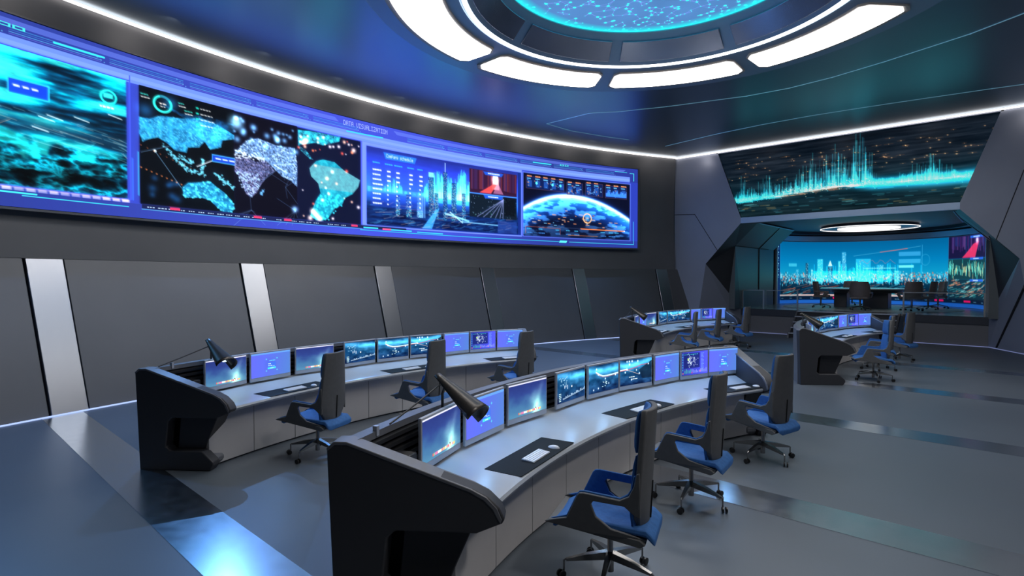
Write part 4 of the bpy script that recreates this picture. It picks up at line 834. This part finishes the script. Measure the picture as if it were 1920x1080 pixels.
for key, (du, dv, nm, lab) in CON.items():
    loc = (OC.x-RB+du, OC.y+dv, 0)
    if proto is None:
        proto = thing('control_console', loc, 0, lab, 'console', 'curved control consoles'); make_console(proto)
    else:
        bpy.context.view_layer.update(); c = dup(proto); c.location = loc; c['label'] = lab

# ------------------------------------------------------------------ monitors
MPX = [(-17.25, 0), (-12.4, 0), (-7.15, 1), (-1.3, 2), (3.3, 3), (8.0, 4), (12.6, 1), (16.65, 5), (20.85, 1)]
SEQ = [0, 1, 0, 2, 3, 4, 1, 5, 1]
DESC = ['misty blue wallpaper', 'blue log-in box', '', 'map and bar data', 'bright glowing route map', 'red route line map', '', 'small world map dashboard']
KD = {0: 'misty blue wallpaper', 1: 'a blue log-in box', 2: 'map and bar data', 3: 'a bright glowing route', 4: 'a red route line', 5: 'a small world map'}
MW, MH = .675, .415
pic = {k: screen_mat('monitor_screen', paint_mon(k), 1.2) for k in range(6)}
def make_monitor(kind):
    t = thing('monitor', (0, 0, 0), 0, 'x', 'monitor', 'monitors on the consoles')     # faces +x, origin under it on the desk
    z0 = .095
    mk('housing', MB().box((-.018, 0, z0+MH/2), (.03, MW, MH)), M['monitor'], t, bevel=.006)
    mb = MB(); mb.grid([[(-.0015, -MW/2+.014, z0+.055), (-.0015, MW/2-.014, z0+.055)], [(-.0015, -MW/2+.014, z0+MH-.02), (-.0015, MW/2-.014, z0+MH-.02)]], [[(0, 0), (1, 0)], [(0, 1), (1, 1)]])
    mk('display', mb, pic[kind], t, smooth=0)
    mk('stand', MB().box((-.075, 0, .31), (.085, .12, .10)), M['monback'], t, bevel=.004)
    return t
mons = {}
ORD = ['first', 'second', 'third', 'fourth', 'fifth', 'sixth', 'seventh', 'eighth', 'ninth']
for key, (du, dv, nm, lab) in CON.items():
    for i, ((a, _), k) in enumerate(zip(MPX, SEQ)):
        if k not in mons: mons[k] = make_monitor(k); m_ = mons[k]; bpy.context.view_layer.update()
        else: m_ = dup(mons[k])
        tw = (-4, 0, 4)[i % 3]; m_.scale = (1, (1.0, .96, .86)[i//3], 1)
        p = LP(8.40, a, .72); m_.location = (p[0]+OC.x-RB+du, p[1]+OC.y+dv, .72); m_.rotation_euler = (0, 0, R_(-a+(-tw)))
        m_['label'] = 'monitor showing %s, %s from the near end of the %s' % (KD[k], ORD[i], nm); m_['group'] = 'monitors of the '+nm
        ld = bpy.data.lights.new('added_monitor_spot', 'SPOT'); ld.energy = 7.5; ld.color = (.25, .55, 1); ld.spot_size = R_(150); ld.spot_blend = 1; ld.shadow_soft_size = 0  # added spot, boosts the monitor's blue light on the desk
        lo = bpy.data.objects.new('added_monitor_spot', ld); C.objects.link(lo); q = R_(-a-tw); lo.location = m_.location+Vector((math.cos(q)*.07, math.sin(q)*.07, .50)); lo.rotation_euler = (0, R_(-18), q)

# ------------------------------------------------------------------ desk mats, keyboards, mice
def rounded(w, d, r, n=4):
    P = []
    for cx, cy, a0 in ((w/2-r, d/2-r, 0), (-w/2+r, d/2-r, 90), (-w/2+r, -d/2+r, 180), (w/2-r, -d/2+r, 270)):
        for k in range(n+1): a = R_(a0+90*k/n); P.append((cx+r*math.cos(a), cy+r*math.sin(a), 0))
    return P
def p_mat(): return tag(mk('desk_mat', MB().prism(rounded(.35, 1.05, .01), (0, 0, .004)), M['mat']), 'x', 'desk mat')
def p_key():
    t = thing('keyboard', (0, 0, 0), 0, 'x', 'keyboard')
    mk('base', MB().prism([(-.06, -.16, 0), (.06, -.16, 0), (.06, -.16, .006), (-.06, -.16, .016)], (0, .32, 0)), M['keygap'], t, bevel=.002)
    mb = MB()
    for r in range(5):
        for c in range(14): mb.box((-.046+r*.023, -.147+c*.0226, .0175-(r*.023)*.09), (.0195, .0195, .006))
    mk('keys', mb, M['keys'], t, smooth=0); return t
def p_mouse():
    mb = MB(); P = []
    for i in range(9):
        x = -.055+.11*i/8; w = .029*math.sqrt(max(.05, 1-(x/.058)**2)); h = .026*math.sqrt(max(.04, 1-(x/.06)**2))*(1+.15*x/.05)
        P.append([(x, w*math.cos(R_(180*j/8)), max(.0, h*math.sin(R_(180*j/8)))) for j in range(9)])
    mb.grid(P); b = mb; n = 81; b.f += [tuple(range(8, -1, -1)), tuple(72+j for j in range(9))]+[(i*9, i*9+8, (i+1)*9+8, (i+1)*9) for i in range(8)]
    return tag(mk('computer_mouse', b, M['keys'], smooth=60), 'x', 'mouse')
first = {}
SEAT = ['near seat', 'middle seat', 'far seat']
for key, (du, dv, nm, lab) in CON.items():
    for i, a in enumerate((-12.3, 3.7, 19.2)):
        for kind, fn, R, da, z, txt in (('mat', p_mat, 7.925, 0, .7205, 'long black desk mat under keyboard and mouse'), ('key', p_key, 7.87, -.25, .7245, 'slim white keyboard on a black mat'), ('mouse', p_mouse, 7.85, 2.0, .7245, 'white computer mouse on a black mat')):
            if kind not in first: o = first[kind] = fn(); bpy.context.view_layer.update()
            else: o = dup(first[kind])
            p = LP(R, a+da, z); o.location = (p[0]+OC.x-RB+du, p[1]+OC.y+dv, z); o.rotation_euler = (0, 0, R_(-a+(180 if kind == 'x' else 0)))
            o['label'] = txt+', %s of the %s' % (SEAT[i], nm); o['group'] = {'mat': 'desk mats', 'key': 'keyboards', 'mouse': 'computer mice'}[kind]

# ------------------------------------------------------------------ desk lamps leaning over the monitors
def make_lamp():
    t = thing('desk_lamp', (0, 0, 0), 0, 'x', 'lamp', 'dark desk lamps on the consoles')   # origin on the console's rail
    A = Vector((-.05, -.02, .25)); B = Vector((.36, .06, -.05)); ax = (B-A).normalized(); side = Vector((0, 0, 1)).cross(ax).normalized(); up = ax.cross(side)
    rows, rin = [], []
    for i in range(11):
        t_ = i/10; r = .045+.125*t_**1.1; c = A.lerp(B, t_)
        rows.append([c+side*math.cos(R_(-50+225*j/12))*r*.85+up*math.sin(R_(-50+225*j/12))*r*.7 for j in range(13)])
    o = mk('lamp_head', MB().grid(rows), M['lamp'], t, solid=.006, smooth=70)
    mk('light_strip', MB().box(A.lerp(B, .55)+up*.01, (.34, .05, .004), math.atan2(ax.y, ax.x), 0, math.asin(-ax.z)), M['lampglow'], t)
    mk('arm', MB().tube([(.17, -.66, .0), (.08, -.33, .09), (-.01, -.04, .17), (.0, .0, .18)], .007, 8), M['cable'], t)
    mk('post', MB().tube([(0, 0, -.02), (0, 0, .10), (.03, 0, .16)], .012, 8), M['lamp'], t)
    return t
lamp = None
for key, (du, dv, nm, lab) in CON.items():
    a = {'B': -16.0, 'A': -18.2, 'C': -18, 'D': -15.5}[key]
    if lamp is None: lamp = o = make_lamp(); bpy.context.view_layer.update()
    else: o = dup(lamp)
    p = LP(8.52, a, 1.2); o.location = (p[0]+OC.x-RB+du, p[1]+OC.y+dv, 1.21); o.rotation_euler = (0, 0, 0); o['label'] = 'dark tapered lamp leaning over the monitors of the '+nm

# ------------------------------------------------------------------ operator chairs
def make_chair():
    t = thing('office_chair', (0, 0, 0), 0, 'x', 'chair', 'high-backed swivel chairs')   # faces +x
    # base
    st = mk('gas_column', MB().lathe([(.028, .06), (.028, .20), (.022, .21), (.022, .40), (.06, .405), (.06, .44)], n=16), M['chrome'], t)
    for k in range(5):
        a = R_(72*k+20); e = Vector((math.cos(a), math.sin(a), 0)); s = Vector((-e.y, e.x, 0))
        vs = []
        for d, w, zt, zb in ((.02, .026, .215, .15), (.18, .020, .190, .140), (.335, .013, .150, .130)):
            for sg in (-1, 1): vs += [e*d+s*w*sg+Vector((0, 0, zt)), e*d+s*w*sg*.6+Vector((0, 0, zb))]
        fs = []
        for q in range(2):
            b = q*4; fs += [(b, b+2, b+6, b+4), (b+1, b+5, b+7, b+3), (b, b+4, b+5, b+1), (b+2, b+3, b+7, b+6)]
        fs += [(0, 1, 3, 2), (8, 10, 11, 9)]
        lg = mk('base_leg', MB().add(vs, fs).tube([e*.335+Vector((0, 0, .145)), e*.352+Vector((0, 0, .135)), e*.352+Vector((0, 0, .055))], .008, 8), M['chrome'], t, smooth=30)
        cs = MB(); c = e*.372; q = Matrix.Rotation(a+.6+k*.9, 3, 'Z')
        for off in (-.018, .018):
            m2 = MB().lathe([(.001, off-.009), (.022, off-.009), (.030, off-.006), (.030, off+.006), (.022, off+.009), (.001, off+.009)], n=16, axis='Y')
            cs.add([q @ Vector(v)+c+Vector((0, 0, .030)) for v in m2.v], m2.f)
        mk('castor', cs, M['castor'], lg)
    # seat
    zs = [(-.36, .42), (-.30, .475), (0, .485), (.20, .49), (.33, .475), (.39, .44)]
    P = []
    for x, z in zs: hw = .235 if x < .2 else .225; P.append([(x, -hw, z-.05), (x, -hw*.96, z-.004), (x, -hw*.6, z-.012), (x, 0, z-.016), (x, hw*.6, z-.012), (x, hw*.96, z-.004), (x, hw, z-.05)])
    mb = MB().grid(P); n0 = len(mb.v); c = 7; Bm = [[(x, y*.9, z-.075) for y in (-.2, .2)] for x, z in zs]
    mb.v += [tuple(p) for row in Bm for p in row]
    for i in range(len(zs)-1): mb.f += [(n0+2*i, n0+2*i+1, n0+2*i+3, n0+2*i+2), (i*7, (i+1)*7, n0+2*i+2, n0+2*i), (i*7+6, n0+2*i+1, n0+2*i+3, (i+1)*7+6)]
    mb.f += [tuple(range(7))+(n0+1, n0), tuple(len(zs)*7-7+j for j in range(7))[::-1]+(n0+2*len(zs)-2, n0+2*len(zs)-1)]
    UP = lambda m_: (setattr(m_, 'v', [(x, y, z+.045) for x, y, z in m_.v]), m_)[1]
    mk('seat_cushion', UP(mb), M['blue'], t, bevel=.012, smooth=50)
    mk('seat_shell', UP(MB().prism([(.43, -.25, .435), (.40, -.25, .425), (-.26, -.25, .345), (-.30, -.25, .37), (-.26, -.25, .40), (0, -.25, .425)], (0, .50, 0))), M['shell'], t, bevel=.01, smooth=30)
    # side shells with the arm loop (outer grey, inner blue)
    side = [(.44, .435), (.40, .455), (.27, .49), (.19, .665), (.175, .685), (.14, .69), (-.12, .672), (-.18, .70), (-.215, .77), (-.232, .86), (-.255, .87), (-.262, .60), (-.26, .545), (-.225, .56), (-.15, .628), (.07, .640), (.085, .615), (.05, .53), (-.06, .46), (-.30, .40), (-.28, .352), (-.22, .35)]
    def bend(mb):
        mb.v = [(x, y*(1-max(0, -.10-x)*.95), z) for x, y, z in mb.v]; return mb
    for s in (-1, 1):
        th = .022
        sh = mk('arm_shell', UP(bend(MB().prism([(x, s*.272, z) for x, z in side], (0, -s*th, 0)))), M['shell'], t, bevel=.006, smooth=30)
        inner = [(.40, .458), (.275, .50), (.195, .672), (.175, .695), (.14, .700), (-.12, .682), (-.17, .71), (-.195, .75), (-.21, .84), (-.23, .85), (-.235, .62), (-.21, .57), (-.15, .618), (.08, .630), (.095, .61), (.06, .53), (-.02, .478), (-.02, .455), (.2, .45)]
        mk('arm_lining', UP(bend(MB().prism([(x, s*.249, z) for x, z in inner], (0, -s*.018, 0)))), M['blue'], sh, bevel=.006, smooth=30)
    # back: tapered curved shell
    def back(z, dx=0):     # half width, centre x
        k = (z-.52)/.83; return .235-.055*max(0, (z-.75)/.6) if z > .75 else .15+.085*min(1, (z-.5)/.14), -.265-.05*k+dx
    rows = []; rin = []
    Z = [.50, .53, .58, .66, .78, .92, 1.06, 1.2, 1.32, 1.35]
    for z in Z:
        hw, x = back(z); hw = max(.10, hw) if z < .53 else hw
        if z > 1.33: hw -= .012
        rows.append([(x-.030+.05*abs(j/6-1)**2.2, hw*(j/6-1), z) for j in range(13)])
        rin.append([(x+.012+.05*abs(j/6-1)**2.2, hw*(j/6-1), z) for j in range(13)])
    mb = MB().grid(rows); n = len(mb.v); mb.grid(rin); k = len(Z)
    mb.f += [(i*13, (i+1)*13, n+(i+1)*13, n+i*13) for i in range(k-1)]+[(i*13+12, n+i*13+12, n+(i+1)*13+12, (i+1)*13+12) for i in range(k-1)]
    mb.f += [(j, n+j, n+j+1, j+1) for j in range(12)]+[((k-1)*13+j, (k-1)*13+j+1, n+(k-1)*13+j+1, n+(k-1)*13+j) for j in range(12)]
    bs = mk('back_shell', mb, M['shell'], t, bevel=.008, smooth=40)
    mk('back_slit', MB().box((-.307, 0, .66), (.012, .011, .28), 0, 0, R_(-3)), M['slit'], bs)
    for nm_, za, zb, th in (('back_cushion', .50, 1.03, .045), ('headrest_cushion', 1.045, 1.345, .05)):
        Zc = np.linspace(za, zb, 8); r1, r2 = [], []
        for q, z in enumerate(Zc):
            hw, x = back(max(z, .6)); hw -= .014; e = 1-.55*abs(q/3.5-1)**4
            r1.append([(x+.014+.05*abs(j/5-1)**2.2, hw*(j/5-1), z) for j in range(11)]); r2.append([(x+.014+th*e*(1-.35*abs(j/5-1)**3)+.05*abs(j/5-1)**2.2, hw*(j/5-1), z) for j in range(11)])
        mb = MB().grid(r1); n = len(mb.v); mb.grid(r2); k = 8
        mb.f += [(i*11, (i+1)*11, n+(i+1)*11, n+i*11) for i in range(k-1)]+[(i*11+10, n+i*11+10, n+(i+1)*11+10, (i+1)*11+10) for i in range(k-1)]
        mb.f += [(j, n+j, n+j+1, j+1) for j in range(10)]+[((k-1)*11+j, (k-1)*11+j+1, n+(k-1)*11+j+1, n+(k-1)*11+j) for j in range(10)]
        mk(nm_, mb, M['blue'], t, bevel=.008, smooth=50)
    return t
CH = {
 'B': [(-2.25, 3.62, 200), (-2.42, 5.44, 187), (-2.33, 7.37, 167)],
 'A': [(-6.66, 3.63, 201), (-6.72, 5.42, 193), (-6.62, 7.43, 184)],
 'C': [(-6.72, 14.65, 199), (-6.75, 16.4, 188), (-6.6, 18.45, 172)],
 'D': [(-2.27, 14.6, 202), (-2.45, 16.4, 190), (-2.27, 18.5, 162)]}
SEATC = ['nearest of the three chairs', 'middle of the three chairs', 'farthest of the three chairs']
chair = None
for key, L in CH.items():
    for i, (x, y, r) in enumerate(L):
        if chair is None: chair = o = make_chair(); bpy.context.view_layer.update()
        else: o = dup(chair)
        o.location = (x, y, 0); o.rotation_euler = (0, 0, R_(r)); o['label'] = 'grey and blue high-backed swivel chair, %s at the %s' % (SEATC[i], CON[key][2])

# ------------------------------------------------------------------ meeting table and chairs
t = thing('meeting_table', (CC[0]-.05, CC[1]-.1, ZD), 0, 'dark meeting table with a pale thin top in the raised room', 'table')
mk('tabletop', MB().lathe([(.01, .80), (1.70, .80), (1.74, .815), (1.74, .835), (1.70, .85), (.01, .85)], n=64), M['table'], t)
mk('pedestal', MB().box((.45, -.2, .40), (.9, .9, .8)), M['tableleg'], t, bevel=.02); mk('pedestal', MB().box((-.9, 0, .4), (.5, .7, .8)), M['tableleg'], t, bevel=.02)
mk('apron', MB().lathe([(1.3, .66), (1.35, .80), (.01, .80), (.01, .66)], n=48), M['tableleg'], t)
def make_conf():
    t = thing('meeting_chair', (0, 0, 0), 0, 'x', 'chair', 'low-backed chairs round the meeting table')   # faces +x
    mk('gas_column', MB().lathe([(.03, .08), (.03, .40), (.08, .42)], n=12), M['chrome'], t)
    for k in range(5):
        a = R_(72*k); e = Vector((math.cos(a), math.sin(a), 0)); lg = mk('base_leg', MB().tube([e*.02+Vector((0, 0, .14)), e*.31+Vector((0, 0, .09))], .02, 8, .012), M['chrome'], t)
        mk('castor', MB().lathe([(.001, -.02), (.032, -.02), (.032, .02), (.001, .02)], (e.x*.31, e.y*.31, .032), 14, 'Y'), M['castor'], lg)
    mk('seat', MB().box((.03, 0, .47), (.52, .50, .10)), M['conf_shell'], t, bevel=.03)
    rows = []
    for q, z in enumerate((.44, .55, .68, .80, .92, 1.02, 1.08)):
        hw = (.25, .29, .31, .31, .29, .27, .25)[q]; x = -.22-.10*(z-.44); rows.append([(x+.16*abs(j/6-1)**2.5, hw*(j/6-1), z) for j in range(13)])
    mk('backrest', MB().grid(rows), M['conf_shell'], t, solid=.035, smooth=60, bevel=.01)
    for s in (-1, 1): mk('armrest', MB().prism([(-.2, s*.29, .70), (.16, s*.31, .68), (.26, s*.30, .60), (.16, s*.28, .47), (.05, s*.27, .47), (.14, s*.29, .62), (-.2, s*.28, .63)], (0, s*.04, 0)), M['conf_shell'], t, bevel=.01)
    return t
cf = None
for x, y, r, lab in ((-6.15, 26.9, 8, 'dark leather meeting chair at the left end of the table, seen from the side'), (-4.5, 25.85, 92, 'dark leather meeting chair with its back to the room, before the table'), (-2.9, 26.7, 130, 'dark meeting chair right of the table pedestal, behind the glass railing'), (-2.5, 28.0, 175, 'dark meeting chair at the right end of the table'), (-2.3, 29.5, 200, 'dark meeting chair farthest right, angled towards the city screen'), (-5.6, 30.3, -60, 'dark meeting chair on the far side of the table')):
    if cf is None: cf = o = make_conf(); bpy.context.view_layer.update()
    else: o = dup(cf)
    o.location = (x, y, ZD+.012); o.rotation_euler = (0, 0, R_(r)); o['label'] = lab; o.scale = (1.15, 1.2, 1.05)

# ------------------------------------------------------------------ added spots: extra video wall glow, wall wash, console fill
def spot(p, target, e, col, ang=120, soft=0):
    l = bpy.data.lights.new('added_fill_spot', 'SPOT'); l.energy = e; l.color = col; l.spot_size = R_(ang); l.spot_blend = 1; l.shadow_soft_size = soft
    o = bpy.data.objects.new('added_fill_spot', l); C.objects.link(o); o.location = p; o.rotation_euler = (Vector(target)-Vector(p)).to_track_quat('-Z', 'Y').to_euler()
for a in (-18, -9, 0, 9, 18):
    p = WP(27.6, a, 5.2); q = WP(24.2, a, 0); spot(p, q, 420, (.16, .42, 1))  # added blue spots strengthening the video wall's glow on the floor
for a in np.arange(-24, 26, 4.13):
    spot(WP(26.9, a, 7.2), WP(28, a, 6.9), 11, (1, .9, .84), 125)  # added wash on the upper curved wall, no fixtures modelled
for v in (4.2, 15.5):
    spot((2.2, v-.6, 7.1), (-2.6, v, .2), 650, (1, .96, .93), 60, .45)  # added fill spots out of view, brighten the console fronts
for x in (-5, -2.5, 0, 2.5, 5): spot(EW(x, VE-1.0, 7.2), EW(x, VE, 6.7), 10, (1, .92, .88), 110)  # added wash along the top of the end wall

# ------------------------------------------------------------------ camera, world, colour
w = bpy.data.worlds.new('World'); bpy.context.scene.world = w; w.use_nodes = True
w.node_tree.nodes['Background'].inputs['Color'].default_value = (.02, .03, .05, 1); w.node_tree.nodes['Background'].inputs['Strength'].default_value = .3
cam = bpy.data.cameras.new('camera'); co = bpy.data.objects.new('camera', cam); C.objects.link(co)
co.location = (0, 0, 2.3); co.rotation_euler = (R_(90)-math.atan(20/1040), 0, R_(42)); cam.sensor_width = 36; cam.lens = 36*1040/1920; cam.clip_start = .05; cam.clip_end = 200
sc = bpy.context.scene; sc.camera = co
sc.view_settings.view_transform = 'Standard'; sc.view_settings.look = 'None'; sc.view_settings.exposure = 0.0; sc.view_settings.gamma = 1.0
try: sc.view_settings.use_curve_mapping = False
except Exception: pass
sc.cycles.max_bounces = 6; sc.cycles.use_denoising = True; sc.cycles.sample_clamp_indirect = 6
